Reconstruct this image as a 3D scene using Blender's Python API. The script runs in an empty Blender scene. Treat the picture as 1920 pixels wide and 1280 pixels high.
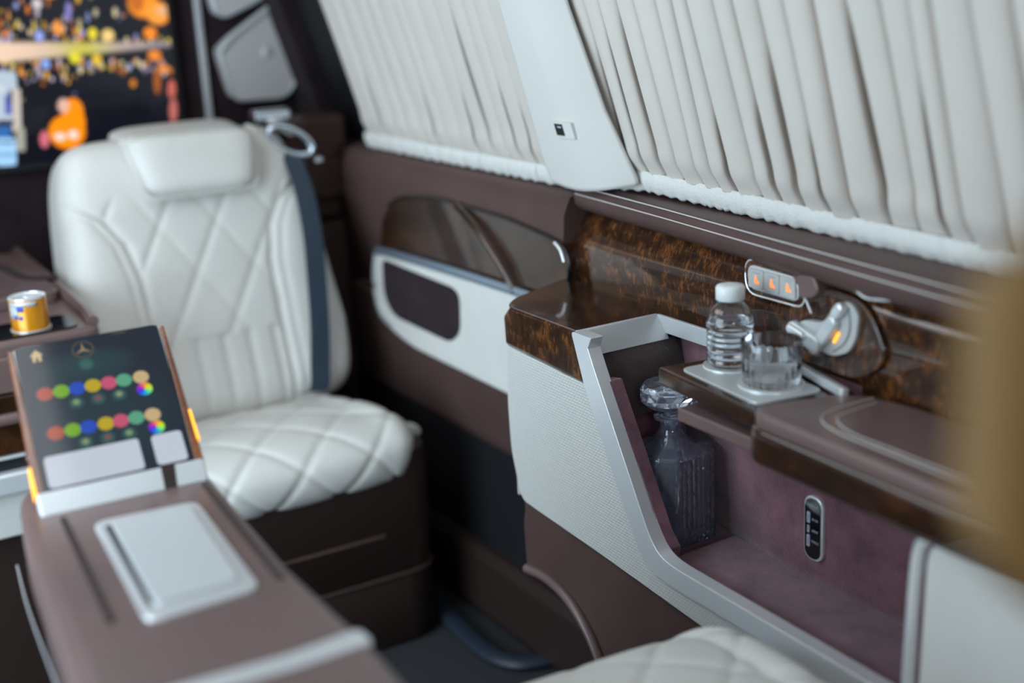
import bpy, bmesh, math, random
import numpy as np
from mathutils import Vector, Matrix
PI = math.pi
S = bpy.context.scene
C = S.collection
random.seed(7)

# ------------------------------------------------------------------ camera
cam_d = bpy.data.cameras.new('camera'); cam = bpy.data.objects.new('camera', cam_d); C.objects.link(cam)
cam_d.sensor_width = 36; cam_d.lens = 46.875
RX = Vector((0.85566605, -0.51507454, -0.05033711))      # world X,Y,Z seen in camera axes (rows of the world->camera turn)
M = Matrix(((0.85566605, 0.18350268, -0.48390327), (-0.51507454, 0.21101441, -0.83076539), (-0.05033711, 0.960104, 0.27507542)))
cam.matrix_world = Matrix.Translation((0, 0, 1.25)) @ M.to_4x4()
cam_d.clip_start = 0.02
cam_d.dof.use_dof = True
cam_d.dof.focus_distance = 1.84
cam_d.dof.aperture_fstop = 1.45
S.camera = cam

# ------------------------------------------------------------------ light
world = bpy.data.worlds.new('world'); S.world = world; world.use_nodes = True
wn = world.node_tree.nodes['Background']; wn.inputs[0].default_value = (0.90, 0.93, 1.0, 1); wn.inputs[1].default_value = 0.36

def area(name, loc, target, sx, sy, power, col=(1, 1, 1)):
    l = bpy.data.lights.new(name, 'AREA'); l.shape = 'RECTANGLE'; l.size = sx; l.size_y = sy; l.energy = power; l.color = col
    o = bpy.data.objects.new(name, l); C.objects.link(o); o.location = loc
    o.rotation_euler = (Vector(target) - Vector(loc)).to_track_quat('-Z', 'Y').to_euler()
    return o
area('daylight_through_side_door', (-0.72, 1.50, 0.88), (0.9, 1.85, 0.80), 1.3, 1.25, 34, (0.66, 0.86, 1.0))
area('daylight_through_windscreen', (-0.25, -1.6, 1.45), (0.5, 1.8, 0.7), 0.45, 0.3, 7, (0.86, 0.93, 1.0))
area('ceiling_lamp_light', (0.15, 1.95, 1.66), (0.15, 1.95, 0), 0.5, 1.3, 6, (0.92, 0.95, 1.0))

S.view_settings.view_transform = 'Standard'; S.view_settings.look = 'None'
S.view_settings.exposure = 0.0; S.view_settings.gamma = 1; S.view_settings.use_curve_mapping = False

# ------------------------------------------------------------------ materials
MT = {}
def mat(name, col, rough=0.5, metal=0.0, coat=0.0, sheen=0.0, bump=None, spec=0.5, trans=0.0, ior=1.45, emit=None, estr=0.0, var=None):
    m = bpy.data.materials.new(name); m.use_nodes = True; nt = m.node_tree; b = nt.nodes['Principled BSDF']
    b.inputs['Base Color'].default_value = (*col, 1); b.inputs['Roughness'].default_value = rough; b.inputs['Metallic'].default_value = metal
    b.inputs['Coat Weight'].default_value = coat; b.inputs['Coat Roughness'].default_value = 0.06; b.inputs['Sheen Weight'].default_value = sheen
    b.inputs['Specular IOR Level'].default_value = spec; b.inputs['Transmission Weight'].default_value = trans; b.inputs['IOR'].default_value = ior
    if emit: b.inputs['Emission Color'].default_value = (*emit, 1); b.inputs['Emission Strength'].default_value = estr
    tc = nt.nodes.new('ShaderNodeTexCoord')
    if var:      # (scale, second colour, low, high, stretch)
        n = nt.nodes.new('ShaderNodeTexNoise'); n.inputs['Scale'].default_value = var[0]; n.inputs['Detail'].default_value = 5; n.inputs['Roughness'].default_value = 0.65
        mp = nt.nodes.new('ShaderNodeMapping'); mp.inputs['Scale'].default_value = var[4] if len(var) > 4 else (1, 1, 1)
        nt.links.new(tc.outputs['Object'], mp.inputs[0]); nt.links.new(mp.outputs[0], n.inputs['Vector'])
        r = nt.nodes.new('ShaderNodeValToRGB'); r.color_ramp.elements[0].position = var[2]; r.color_ramp.elements[1].position = var[3]
        r.color_ramp.elements[0].color = (*col, 1); r.color_ramp.elements[1].color = (*var[1], 1)
        nt.links.new(n.outputs['Fac'], r.inputs[0]); nt.links.new(r.outputs[0], b.inputs['Base Color'])
    if bump:     # (scale, strength, distance)
        n = nt.nodes.new('ShaderNodeTexNoise'); n.inputs['Scale'].default_value = bump[0]; n.inputs['Detail'].default_value = 4
        nt.links.new(tc.outputs['Object'], n.inputs['Vector'])
        bp = nt.nodes.new('ShaderNodeBump'); bp.inputs['Strength'].default_value = bump[1]; bp.inputs['Distance'].default_value = bump[2]
        nt.links.new(n.outputs['Fac'], bp.inputs['Height']); nt.links.new(bp.outputs[0], b.inputs['Normal'])
    MT[name] = m
    return m
cream = mat('cream_leather', (0.69, 0.67, 0.63), 0.45, bump=(420, 0.15, 0.001), var=(9, (0.74, 0.72, 0.68), 0.35, 0.65))
cream_fab = mat('cream_suede_trim', (0.68, 0.66, 0.62), 0.85, sheen=0.3, bump=(600, 0.12, 0.001))
cloth = mat('curtain_cloth', (0.62, 0.56, 0.50), 0.9, sheen=0.25, bump=(900, 0.2, 0.0008), var=(5, (0.66, 0.60, 0.54), 0.3, 0.7))
hemcloth = mat('curtain_hem_cloth', (0.74, 0.73, 0.69), 0.85, sheen=0.25, bump=(260, 0.5, 0.003))
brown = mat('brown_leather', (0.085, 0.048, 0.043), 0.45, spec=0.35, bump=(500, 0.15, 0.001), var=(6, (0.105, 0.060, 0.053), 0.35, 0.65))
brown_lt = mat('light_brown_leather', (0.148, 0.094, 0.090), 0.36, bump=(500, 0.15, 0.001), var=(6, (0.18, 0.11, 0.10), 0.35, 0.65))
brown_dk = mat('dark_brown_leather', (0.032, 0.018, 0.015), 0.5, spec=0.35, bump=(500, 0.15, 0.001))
suede = mat('plum_suede', (0.10, 0.036, 0.048), 0.95, sheen=0.5, bump=(350, 0.5, 0.002), var=(22, (0.24, 0.095, 0.125), 0.30, 0.72))
suede_br = mat('brown_suede', (0.055, 0.034, 0.032), 0.95, sheen=0.35, bump=(350, 0.5, 0.002), var=(18, (0.085, 0.055, 0.052), 0.35, 0.7))
suede_dk = mat('dark_suede', (0.020, 0.012, 0.015), 0.95, spec=0.2, sheen=0.06, bump=(350, 0.4, 0.002), var=(16, (0.034, 0.020, 0.024), 0.35, 0.7))
carpet = mat('navy_carpet', (0.006, 0.007, 0.012), 0.95, sheen=0.1, bump=(700, 0.9, 0.004), var=(300, (0.013, 0.015, 0.024), 0.4, 0.7))
brown_lt.node_tree.nodes['Principled BSDF'].inputs['Coat Weight'].default_value = 0.35; brown_lt.node_tree.nodes['Principled BSDF'].inputs['Coat Roughness'].default_value = 0.22
blackp = mat('black_plastic', (0.010, 0.010, 0.012), 0.55, bump=(500, 0.1, 0.001))
greyp = mat('blue_grey_plastic', (0.024, 0.034, 0.050), 0.35, bump=(500, 0.1, 0.001))
chrome = mat('satin_chrome', (0.90, 0.92, 0.93), 0.26, 0.45)
satin = mat('brushed_aluminium', (0.78, 0.79, 0.80), 0.32, 0.55)
dimmetal = mat('speaker_mesh_metal', (0.68, 0.65, 0.64), 0.5, 0.1, bump=(900, 0.3, 0.001))
greysw = mat('grey_switch_plastic', (0.50, 0.50, 0.48), 0.45, bump=(800, 0.1, 0.0005))
silverp = mat('silver_painted_plastic', (0.70, 0.72, 0.73), 0.30, 0.30)
webbing = mat('blue_grey_seatbelt_webbing', (0.012, 0.030, 0.055), 0.55, sheen=0.4, bump=(800, 0.4, 0.001))
glass = mat('crystal_glass', (0.985, 0.99, 1.0), 0.0, trans=1.0, ior=1.58)
crystal = mat('lead_crystal', (0.78, 0.84, 1.0), 0.0, trans=0.94, ior=1.58)
pet = mat('clear_bottle_plastic', (0.97, 0.99, 1.0), 0.02, trans=1.0, ior=1.38)
water = mat('clear_water', (0.96, 0.98, 1.0), 0.0, trans=1.0, ior=1.33)
darkglass = mat('tinted_window_glass', (0.02, 0.022, 0.018), 0.03, coat=0.3)
whitecap = mat('white_cap_plastic', (0.86, 0.88, 0.88), 0.35, bump=(300, 0.02, 0.0005))
blackgloss = mat('black_gloss_panel', (0.006, 0.007, 0.009), 0.06, coat=0.5)
thread = mat('pale_stitching_thread', (0.62, 0.58, 0.55), 0.7, bump=(900, 0.2, 0.0005))
tan = mat('ochre_leather', (0.27, 0.14, 0.035), 0.6, bump=(300, 0.2, 0.001), var=(10, (0.32, 0.17, 0.045), 0.35, 0.65))
orange_can = mat('orange_can_paint', (0.72, 0.26, 0.006), 0.3, 0.35, coat=0.3, var=(14, (0.80, 0.33, 0.01), 0.35, 0.7))
icon_or = mat('orange_lit_icon', (0.9, 0.25, 0.05), 0.5, emit=(1.0, 0.27, 0.08), estr=0.9)
lamp_or = mat('amber_lit_strip', (0.9, 0.4, 0.05), 0.5, emit=(1.0, 0.40, 0.02), estr=1.6)
icon_wh = mat('pale_printed_marks', (0.45, 0.55, 0.62), 0.5)
icon_dim = mat('grey_printed_marks', (0.30, 0.33, 0.35), 0.5)
portw = mat('usb_port_insert', (0.62, 0.66, 0.82), 0.3, 0.4)

def burl(name, dark, mid, hot, scale, stretch):
    m = mat(name, dark, 0.22, coat=1.0); nt = m.node_tree; b = nt.nodes['Principled BSDF']
    b.inputs['Coat Roughness'].default_value = 0.03
    tc = nt.nodes.new('ShaderNodeTexCoord'); mp = nt.nodes.new('ShaderNodeMapping'); mp.inputs['Scale'].default_value = stretch
    n = nt.nodes.new('ShaderNodeTexNoise'); n.inputs['Scale'].default_value = scale; n.inputs['Detail'].default_value = 8; n.inputs['Roughness'].default_value = 0.72; n.inputs['Distortion'].default_value = 0.4
    n2 = nt.nodes.new('ShaderNodeTexNoise'); n2.inputs['Scale'].default_value = scale * 0.22; n2.inputs['Detail'].default_value = 3
    r = nt.nodes.new('ShaderNodeValToRGB'); e = r.color_ramp.elements
    e[0].position = 0.30; e[0].color = (*dark, 1); e[1].position = 0.78; e[1].color = (*hot, 1)
    k = e.new(0.52); k.color = (*mid, 1)
    mx = nt.nodes.new('ShaderNodeMath'); mx.operation = 'MULTIPLY_ADD'; mx.inputs[1].default_value = 0.58; 
    sub = nt.nodes.new('ShaderNodeMath'); sub.operation = 'SUBTRACT'; sub.inputs[1].default_value = 0.285
    nt.links.new(tc.outputs['Object'], mp.inputs[0]); nt.links.new(mp.outputs[0], n.inputs['Vector']); nt.links.new(tc.outputs['Object'], n2.inputs['Vector'])
    nt.links.new(n2.outputs['Fac'], mx.inputs[0]); nt.links.new(n.outputs['Fac'], mx.inputs[2]); nt.links.new(mx.outputs[0], sub.inputs[0])
    nt.links.new(sub.outputs[0], r.inputs[0]); nt.links.new(r.outputs[0], b.inputs['Base Color'])
    return m
wood = burl('burl_veneer', (0.012, 0.005, 0.003), (0.045, 0.016, 0.006), (0.27, 0.092, 0.020), 190, (1, 1, 0.36))
wood_cap = burl('burl_veneer_cap', (0.016, 0.007, 0.004), (0.034, 0.013, 0.006), (0.085, 0.032, 0.012), 38, (1, 0.5, 1))
wood_or = burl('orange_wood_side', (0.10, 0.025, 0.008), (0.22, 0.06, 0.015), (0.4, 0.13, 0.03), 18, (1, 1, 1))

def perf_leather():     # rows of tiny punched dashes
    m = mat('perforated_cream_leather', (0.68, 0.675, 0.645), 0.5); nt = m.node_tree; b = nt.nodes['Principled BSDF']
    tc = nt.nodes.new('ShaderNodeTexCoord'); sx = nt.nodes.new('ShaderNodeSeparateXYZ'); cx = nt.nodes.new('ShaderNodeCombineXYZ')
    nt.links.new(tc.outputs['Object'], sx.inputs[0]); nt.links.new(sx.outputs[1], cx.inputs[0]); nt.links.new(sx.outputs[2], cx.inputs[1])
    br = nt.nodes.new('ShaderNodeTexBrick'); br.inputs['Scale'].default_value = 1.0; br.inputs['Brick Width'].default_value = 0.0072; br.inputs['Row Height'].default_value = 0.0044
    br.inputs['Mortar Size'].default_value = 0.0007; br.inputs['Mortar Smooth'].default_value = 0.6
    br.inputs['Color1'].default_value = (0.70, 0.69, 0.655, 1); br.inputs['Color2'].default_value = (0.66, 0.655, 0.63, 1); br.inputs['Mortar'].default_value = (0.50, 0.485, 0.45, 1)
    nt.links.new(cx.outputs[0], br.inputs['Vector']); nt.links.new(br.outputs['Color'], b.inputs['Base Color'])
    bp = nt.nodes.new('ShaderNodeBump'); bp.inputs['Strength'].default_value = 0.5; bp.inputs['Distance'].default_value = 0.001; bp.invert = True
    nt.links.new(br.outputs['Fac'], bp.inputs['Height']); nt.links.new(bp.outputs[0], b.inputs['Normal'])
    return m
perf = perf_leather()

def screen_mat(name, strength):
    m = bpy.data.materials.new(name); m.use_nodes = True; nt = m.node_tree; b = nt.nodes['Principled BSDF']
    b.inputs['Base Color'].default_value = (0.004, 0.004, 0.005, 1); b.inputs['Roughness'].default_value = 0.12
    a = nt.nodes.new('ShaderNodeAttribute'); a.attribute_name = 'Col'
    nt.links.new(a.outputs['Color'], b.inputs['Emission Color']); b.inputs['Emission Strength'].default_value = strength
    return m

# ------------------------------------------------------------------ builders
WL = {}
def tagit(o, label=None, cat=None, group=None, kind=None):
    if label: o['label'] = label
    if cat: o['category'] = cat
    if group: o['group'] = group
    if kind: o['kind'] = kind
    return o
def thing(name, loc, label, cat, group=None, kind=None):
    o = bpy.data.objects.new(name, None); C.objects.link(o); o.location = loc; o.empty_display_size = 0.05
    WL[o.name] = Vector(loc)
    return tagit(o, label, cat, group, kind)
def obj(name, verts, faces, m, parent=None, sharp=35, bevel=0, seg=3, label=None, loc=None):
    base = WL.get(parent.name, Vector((0, 0, 0))) if parent else Vector(loc or (0, 0, 0))
    me = bpy.data.meshes.new(name)
    me.from_pydata([tuple(Vector(v) - base) for v in verts], [], faces); me.update()
    bm = bmesh.new(); bm.from_mesh(me); bmesh.ops.recalc_face_normals(bm, faces=bm.faces); bm.to_mesh(me); bm.free()
    me.polygons.foreach_set('use_smooth', [True] * len(me.polygons))
    if sharp: me.set_sharp_from_angle(angle=math.radians(sharp))
    me.materials.append(m)
    o = bpy.data.objects.new(name, me); C.objects.link(o)
    if parent: o.parent = parent
    else: o.location = base
    WL[o.name] = base
    if bevel:
        for p in me.polygons: p.use_smooth = True
        for e in me.edges: e.use_edge_sharp = False
        md = o.modifiers.new('bevel', 'BEVEL'); md.width = bevel; md.segments = seg; md.limit_method = 'ANGLE'; md.angle_limit = math.radians(30)
        md.harden_normals = True
    if label: o['label'] = label
    return o
def prism(name, pts, axis, a, b, m, parent=None, bevel=0, seg=3, label=None, loc=None, sharp=35):
    """pts 2D in the other two axes (x: (y,z); y: (x,z); z: (x,y)), extruded from a to b"""
    def mk(p, c): return (c, p[0], p[1]) if axis == 'x' else ((p[0], c, p[1]) if axis == 'y' else (p[0], p[1], c))
    n = len(pts); v = [mk(p, a) for p in pts] + [mk(p, b) for p in pts]
    f = [list(range(n)), list(range(2 * n - 1, n - 1, -1))] + [[i, (i + 1) % n, n + (i + 1) % n, n + i] for i in range(n)]
    return obj(name, v, f, m, parent, sharp, bevel, seg, label, loc)
def box(name, x0, x1, y0, y1, z0, z1, m, parent=None, bevel=0, label=None, loc=None, seg=3):
    return prism(name, [(x0, y0), (x1, y0), (x1, y1), (x0, y1)], 'z', z0, z1, m, parent, bevel, seg, label, loc)
def rrect(x0, x1, y0, y1, r, n=6):
    out = []
    for cx, cy, a in ((x1 - r, y1 - r, 0), (x0 + r, y1 - r, 90), (x0 + r, y0 + r, 180), (x1 - r, y0 + r, 270)):
        for i in range(n + 1):
            t = math.radians(a + 90 * i / n); out.append((cx + r * math.cos(t), cy + r * math.sin(t)))
    return out
def roundpoly(pts, r, n=5):
    out = []; N = len(pts)
    for i in range(N):
        p = Vector(pts[i]); a = Vector(pts[i - 1]); b = Vector(pts[(i + 1) % N])
        rr = r[i] if isinstance(r, (list, tuple)) else r
        if rr <= 0: out.append(tuple(p)); continue
        da = (a - p); db = (b - p); ra = min(rr, da.length * 0.49); rb = min(rr, db.length * 0.49)
        pa = p + da.normalized() * ra; pb = p + db.normalized() * rb
        for k in range(n + 1):
            t = k / n; out.append(tuple(pa * (1 - t) ** 2 + p * 2 * t * (1 - t) + pb * t * t))
    return out
def smoothpath(pts, k=6):
    P = [Vector(p) for p in pts]; out = []
    for i in range(len(P) - 1):
        p0 = P[max(i - 1, 0)]; p1 = P[i]; p2 = P[i + 1]; p3 = P[min(i + 2, len(P) - 1)]
        for j in range(k):
            t = j / k
            out.append(0.5 * ((2 * p1) + (-p0 + p2) * t + (2 * p0 - 5 * p1 + 4 * p2 - p3) * t * t + (-p0 + 3 * p1 - 3 * p2 + p3) * t ** 3))
    out.append(P[-1]); return out
def tube(name, pts, r, m, parent=None, n=10, closed=False, label=None, sx=1.0, up=None, loc=None):
    """round (or, with sx, flattened) bar along a path"""
    P = [Vector(p) for p in pts]; N = len(P); v = []; f = []
    ref = Vector(up) if up else Vector((0, 0, 1))
    for i in range(N):
        t = (P[(i + 1) % N] - P[i - 1]) if closed else (P[min(i + 1, N - 1)] - P[max(i - 1, 0)])
        t.normalize(); a = t.cross(ref)
        if a.length < 1e-3: a = t.cross(Vector((1, 0, 0)))
        a.normalize(); b = t.cross(a).normalized()
        for j in range(n):
            w = 2 * PI * j / n; v.append(P[i] + a * (r * sx * math.cos(w)) + b * (r * math.sin(w)))
    L = N if closed else N - 1
    for i in range(L):
        for j in range(n): f.append([i * n + j, i * n + (j + 1) % n, ((i + 1) % N) * n + (j + 1) % n, ((i + 1) % N) * n + j])
    if not closed: f += [list(range(n)), list(range(N * n - 1, (N - 1) * n - 1, -1))]
    return obj(name, v, f, m, parent, 50, label=label, loc=loc)
def ribbon(name, pts, width, th, side, m, parent=None, label=None):
    """flat band: pts centre line, side vector(s) across, thickness along the normal"""
    P = [Vector(p) for p in pts]; v = []; f = []; N = len(P)
    for i in range(N):
        t = (P[min(i + 1, N - 1)] - P[max(i - 1, 0)]).normalized(); s = Vector(side[i] if isinstance(side, list) else side).normalized(); n = t.cross(s).normalized()
        for a, b in ((-1, -1), (1, -1), (1, 1), (-1, 1)): v.append(P[i] + s * (a * width / 2) + n * (b * th / 2))
    for i in range(N - 1):
        for j in range(4): f.append([i * 4 + j, i * 4 + (j + 1) % 4, i * 4 + 4 + (j + 1) % 4, i * 4 + 4 + j])
    f += [[0, 1, 2, 3], [N * 4 - 1, N * 4 - 2, N * 4 - 3, N * 4 - 4]]
    return obj(name, v, f, m, parent, 40, label=label)
def lathe(name, prof, c, m, parent=None, n=48, label=None, wob=None, sharp=40, loc=None):
    v = []; f = []; K = len(prof)
    for k, (r, z) in enumerate(prof):
        for j in range(n):
            a = 2 * PI * j / n; rr = r * (wob(a, z) if wob and r > 0 else 1)
            v.append((c[0] + rr * math.cos(a), c[1] + rr * math.sin(a), c[2] + z))
    for k in range(K - 1):
        for j in range(n): f.append([k * n + j, k * n + (j + 1) % n, (k + 1) * n + (j + 1) % n, (k + 1) * n + j])
    f.append(list(range(n))); f.append(list(range(K * n - 1, (K - 1) * n - 1, -1)))
    o = obj(name, v, f, m, parent, sharp, label=label, loc=loc)
    return o
def loft(name, rings, m, parent=None, sharp=40, caps=True, label=None, loc=None):
    n = len(rings[0]); v = [p for r in rings for p in r]; f = []
    for k in range(len(rings) - 1):
        for j in range(n): f.append([k * n + j, k * n + (j + 1) % n, (k + 1) * n + (j + 1) % n, (k + 1) * n + j])
    if caps: f += [list(range(n)), list(range(len(rings) * n - 1, (len(rings) - 1) * n - 1, -1))]
    return obj(name, v, f, m, parent, sharp, label=label, loc=loc)
def sheet(name, fn, nu, nv, m, parent=None, sharp=0, label=None, thick=0, loc=None):
    v = [fn(i / nu, j / nv) for j in range(nv + 1) for i in range(nu + 1)]
    f = [[j * (nu + 1) + i, j * (nu + 1) + i + 1, (j + 1) * (nu + 1) + i + 1, (j + 1) * (nu + 1) + i] for j in range(nv) for i in range(nu)]
    o = obj(name, v, f, m, parent, sharp, label=label, loc=loc)
    if thick:
        md = o.modifiers.new('solid', 'SOLIDIFY'); md.thickness = thick; md.offset = 0
    return o
def cushion(name, org, ux, uy, un, hw, hh, T, back, m, parent=None, disp=None, n=70, k=70, ex=8, corner=0.10, label=None, loc=None):
    """padded shape: front swells by T along un, sides rounded, flat back at depth back. hw may be a function of t in -1..1"""
    ux, uy, un, org = Vector(ux).normalized(), Vector(uy).normalized(), Vector(un).normalized(), Vector(org)
    v = []; f = []
    ss = [math.sin(PI / 2 * (2 * i / n - 1)) * 0.55 + (2 * i / n - 1) * 0.45 for i in range(n + 1)]
    tt = [math.sin(PI / 2 * (2 * i / k - 1)) * 0.55 + (2 * i / k - 1) * 0.45 for i in range(k + 1)]
    for t in tt:
        W = hw(t) if callable(hw) else hw
        for s in ss:
            x = s * W * (1 - corner * abs(t) ** 9); y = t * hh * (1 - corner * abs(s) ** 9)
            h = T * math.sqrt(max(0, 1 - abs(s) ** ex)) * math.sqrt(max(0, 1 - abs(t) ** ex))
            d = disp(x, y, s, t) if disp else 0
            v.append(org + ux * x + uy * y + un * (h + d * min(1, h / (T * 0.6))))
    for j in range(k):
        for i in range(n):
            a = j * (n + 1) + i; f.append([a, a + 1, a + n + 2, a + n + 1])
    rim = [i for i in range(n + 1)] + [j * (n + 1) + n for j in range(1, k + 1)] + [k * (n + 1) + i for i in range(n - 1, -1, -1)] + [j * (n + 1) for j in range(k - 1, 0, -1)]
    b0 = len(v)
    for i in rim: v.append(v[i] - un * back)
    R = len(rim)
    for i in range(R): f.append([rim[i], rim[(i + 1) % R], b0 + (i + 1) % R, b0 + i])
    f.append([b0 + i for i in range(R)])
    return obj(name, v, f, m, parent, 60, label=label, loc=loc)
def canvas(name, org, e1, e2, nx, ny, paint, m, parent=None, label=None, loc=None):
    """flat screen whose picture is a colour per point; paint(u, v arrays) -> rgb"""
    org, e1, e2 = Vector(org), Vector(e1), Vector(e2)
    v = [org + e1 * (i / nx) + e2 * (j / ny) for j in range(ny + 1) for i in range(nx + 1)]
    f = [[j * (nx + 1) + i, j * (nx + 1) + i + 1, (j + 1) * (nx + 1) + i + 1, (j + 1) * (nx + 1) + i] for j in range(ny) for i in range(nx)]
    o = obj(name, v, f, m, parent, 0, label=label, loc=loc)
    uu, vv = np.meshgrid(np.linspace(0, 1, nx + 1), np.linspace(0, 1, ny + 1))
    rgb = paint(uu, vv); col = np.ones((ny + 1, nx + 1, 4)); col[..., :3] = rgb
    at = o.data.color_attributes.new('Col', 'FLOAT_COLOR', 'POINT'); at.data.foreach_set('color', col.reshape(-1).astype(np.float32))
    return o
def diamond(x, y, w, h, d=0.006, sw=0.0035, wb=1.0):
    """stitched diamond quilting: grooves on both diagonals"""
    a = x / w + y / h; b = x / w - y / h
    k = 1 / math.sqrt(1 / w ** 2 + 1 / h ** 2)
    da = abs(a - round(a)) * k; db = abs(b - round(b)) * k
    g = -d * (wb * math.exp(-(da / sw) ** 2) + math.exp(-(db / sw) ** 2))
    puff = d * 0.55 * abs(math.sin(PI * a) * math.sin(PI * b)) ** 0.5
    return g + puff
def interp(tab, x):
    xs = [p[0] for p in tab]; ys = [p[1] for p in tab]
    return float(np.interp(x, xs, ys))

# ================================================================== SETTING
box('floor', -0.68, 1.34, -0.6, 3.1, -0.05, 0.0, carpet)['kind'] = 'structure'
box('ceiling', -0.70, 1.15, -0.6, 3.1, 1.72, 1.76, cream_fab)['kind'] = 'structure'
box('wall_rear', -0.70, 1.34, 3.0, 3.08, 0.0, 1.72, suede_dk)['kind'] = 'structure'
box('wall_left_rear', -0.70, -0.66, 2.10, 3.0, 0.0, 1.72, cream_fab)['kind'] = 'structure'
box('wall_left_front', -0.70, -0.66, -0.6, 0.50, 0.0, 1.72, brown_dk)['kind'] = 'structure'
box('wall_left_header', -0.70, -0.66, 0.50, 2.10, 1.55, 1.72, cream_fab)['kind'] = 'structure'
# body side behind curtains: lower wall, header rail and two dark panes between
wr = prism('wall_right', [(1.29, 0.0), (1.34, 0.0), (1.34, 0.86), (1.25, 0.86), (1.25, 0.84), (1.25, 0.4)], 'y', -0.5, 3.0, blackp); wr['kind'] = 'structure'
def leanbox(name, y0, y1, z0, z1, dx, th, m, parent=None, loc=None):
    f = lambda z: 1.235 - 0.30 * (z - 0.9) + dx
    pts = [(f(z0), z0), (f(z0) + th, z0), (f(z1) + th, z1), (f(z1), z1)]
    return prism(name, pts, 'y', y0, y1, m, parent, loc=loc)
leanbox('wall_header', -0.5, 3.0, 1.50, 1.74, -0.01, 0.06, cream_fab)['kind'] = 'structure'
w1 = leanbox('window_1', 0.2, 1.62, 0.86, 1.50, 0.02, 0.006, darkglass); w1['kind'] = 'structure'
w2 = leanbox('window_2', 1.80, 2.70, 0.86, 1.50, 0.02, 0.006, darkglass); w2['kind'] = 'structure'
leanbox('window_frame', 2.62, 2.99, 0.86, 1.50, 0.0, 0.03, blackp, w2)
tube('window_seal', smoothpath([(1.175, 2.66, 1.5), (1.185, 2.66, 1.2), (1.205, 2.655, 1.02), (1.225, 2.64, 0.93), (1.235, 2.60, 0.90)], 5), 0.012, greyp, w2, sx=1.4)
leanbox('wall_pillar', 1.60, 1.82, 0.80, 1.50, 0.0, 0.05, blackp)['kind'] = 'structure'
leanbox('wall_rear_pillar', 2.86, 3.0, 0.4, 1.72, -0.03, 0.10, suede_dk)['kind'] = 'structure'

# vertical metal strip on the partition
t = tagit(prism('trim_1', [(0.9685, 1.32), (0.9815, 1.32), (0.983, 0.70), (0.970, 0.70)], 'y', 2.985, 3.0, satin, bevel=0.002), kind='structure')

# ---- belt line of the body side: brown leather sweep
def bx(Y): return interp([(0.3, 1.02), (0.86, 1.055), (1.06, 1.075), (1.28, 1.10), (1.5, 1.125), (1.76, 1.15), (3, 1.15)], Y)
def sweep(name, y0, y1, prof, m, parent=None, n=40, label=None, loc=None, sharp=40):
    rings = []
    for i in range(n + 1):
        Y = y0 + (y1 - y0) * i / n; rings.append([(x, Y, z) for x, z in prof(Y)])
    return loft(name, rings, m, parent, sharp, label=label, loc=loc)
def beltprof(Y):
    b = bx(Y); pts = [(b + 0.10, 0.86), (b + 0.012, 0.862), (b + 0.002, 0.872), (b, 0.884), (b + 0.004, 0.896), (b + 0.014, 0.901), (b + 0.16, 0.903), (b + 0.16, 0.86)]
    return [(x, min(z, 0.903)) for x, z in pts]
belt = sweep('trim_2', 0.3, 1.755, beltprof, brown, sharp=60); belt['kind'] = 'structure'
for k, (dx, dz) in enumerate(((0.0005, 0.8885), (0.0065, 0.8995))):
    tube('stitching', [(bx(Y) + dx, Y, dz + 0.0006) for Y in np.linspace(0.35, 1.752, 50)], 0.0009, thread, belt, n=6)
# wood panel below the belt
def wx(Y): return interp([(0.3, 1.06), (0.9, 1.095), (1.3, 1.125), (1.8, 1.150)], Y)
panel = thing('trim_3', (1.16, 1.2, 0.70), None, None, kind='structure')
sweep('veneer_panel', 0.3, 1.762, lambda Y: [(bx(Y) + 0.035, 0.869), (wx(Y) - 0.005, 0.80), (wx(Y), 0.745), (wx(Y), 0.70), (wx(Y) + 0.03, 0.70), (wx(Y) + 0.06, 0.869)], wood, panel, sharp=0)
# rear door trim (far section)
door = thing('door_1', (1.14, 2.2, 0.05), None, None, kind='structure')
XD = 1.13
def doorbelt(Y): return [(1.30, 0.60), (1.165, 0.60), (1.145, 0.70), (XD, 0.80), (XD + 0.004, 0.855), (XD + 0.016, 0.882), (XD + 0.05, 0.893), (1.30, 0.893)]
sweep('upper_panel', 1.762, 2.62, doorbelt, brown, door, sharp=60)
prism('lower_panel', [(XD, 0.60), (1.30, 0.60), (1.30, 0.37), (1.20, 0.36), (1.155, 0.365), (XD + 0.004, 0.40)], 'y', 1.70, 2.62, brown, door, bevel=0.01)
ins = roundpoly([(2.452, 0.690), (2.43, 0.765), (2.36, 0.812), (2.20, 0.832), (1.93, 0.828), (1.762, 0.812), (1.735, 0.79), (1.76, 0.705), (1.84, 0.703)], [0.01, .05, .06, .05, .05, .03, .03, .01, .01])
prism('veneer_inlay', ins, 'x', XD - 0.004, XD + 0.06, wood_cap, door, bevel=0.003)
tube('inlay_edge', [(XD - 0.004, p[0], p[1]) for p in ins[12:-8]], 0.003, blackgloss, door, n=8)
tube('inlay_edge', smoothpath([(XD - 0.012, 1.768, 0.812), (XD - 0.013, 1.75, 0.803), (XD - 0.012, 1.742, 0.785)], 4), 0.003, chrome, door, n=8)
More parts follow.
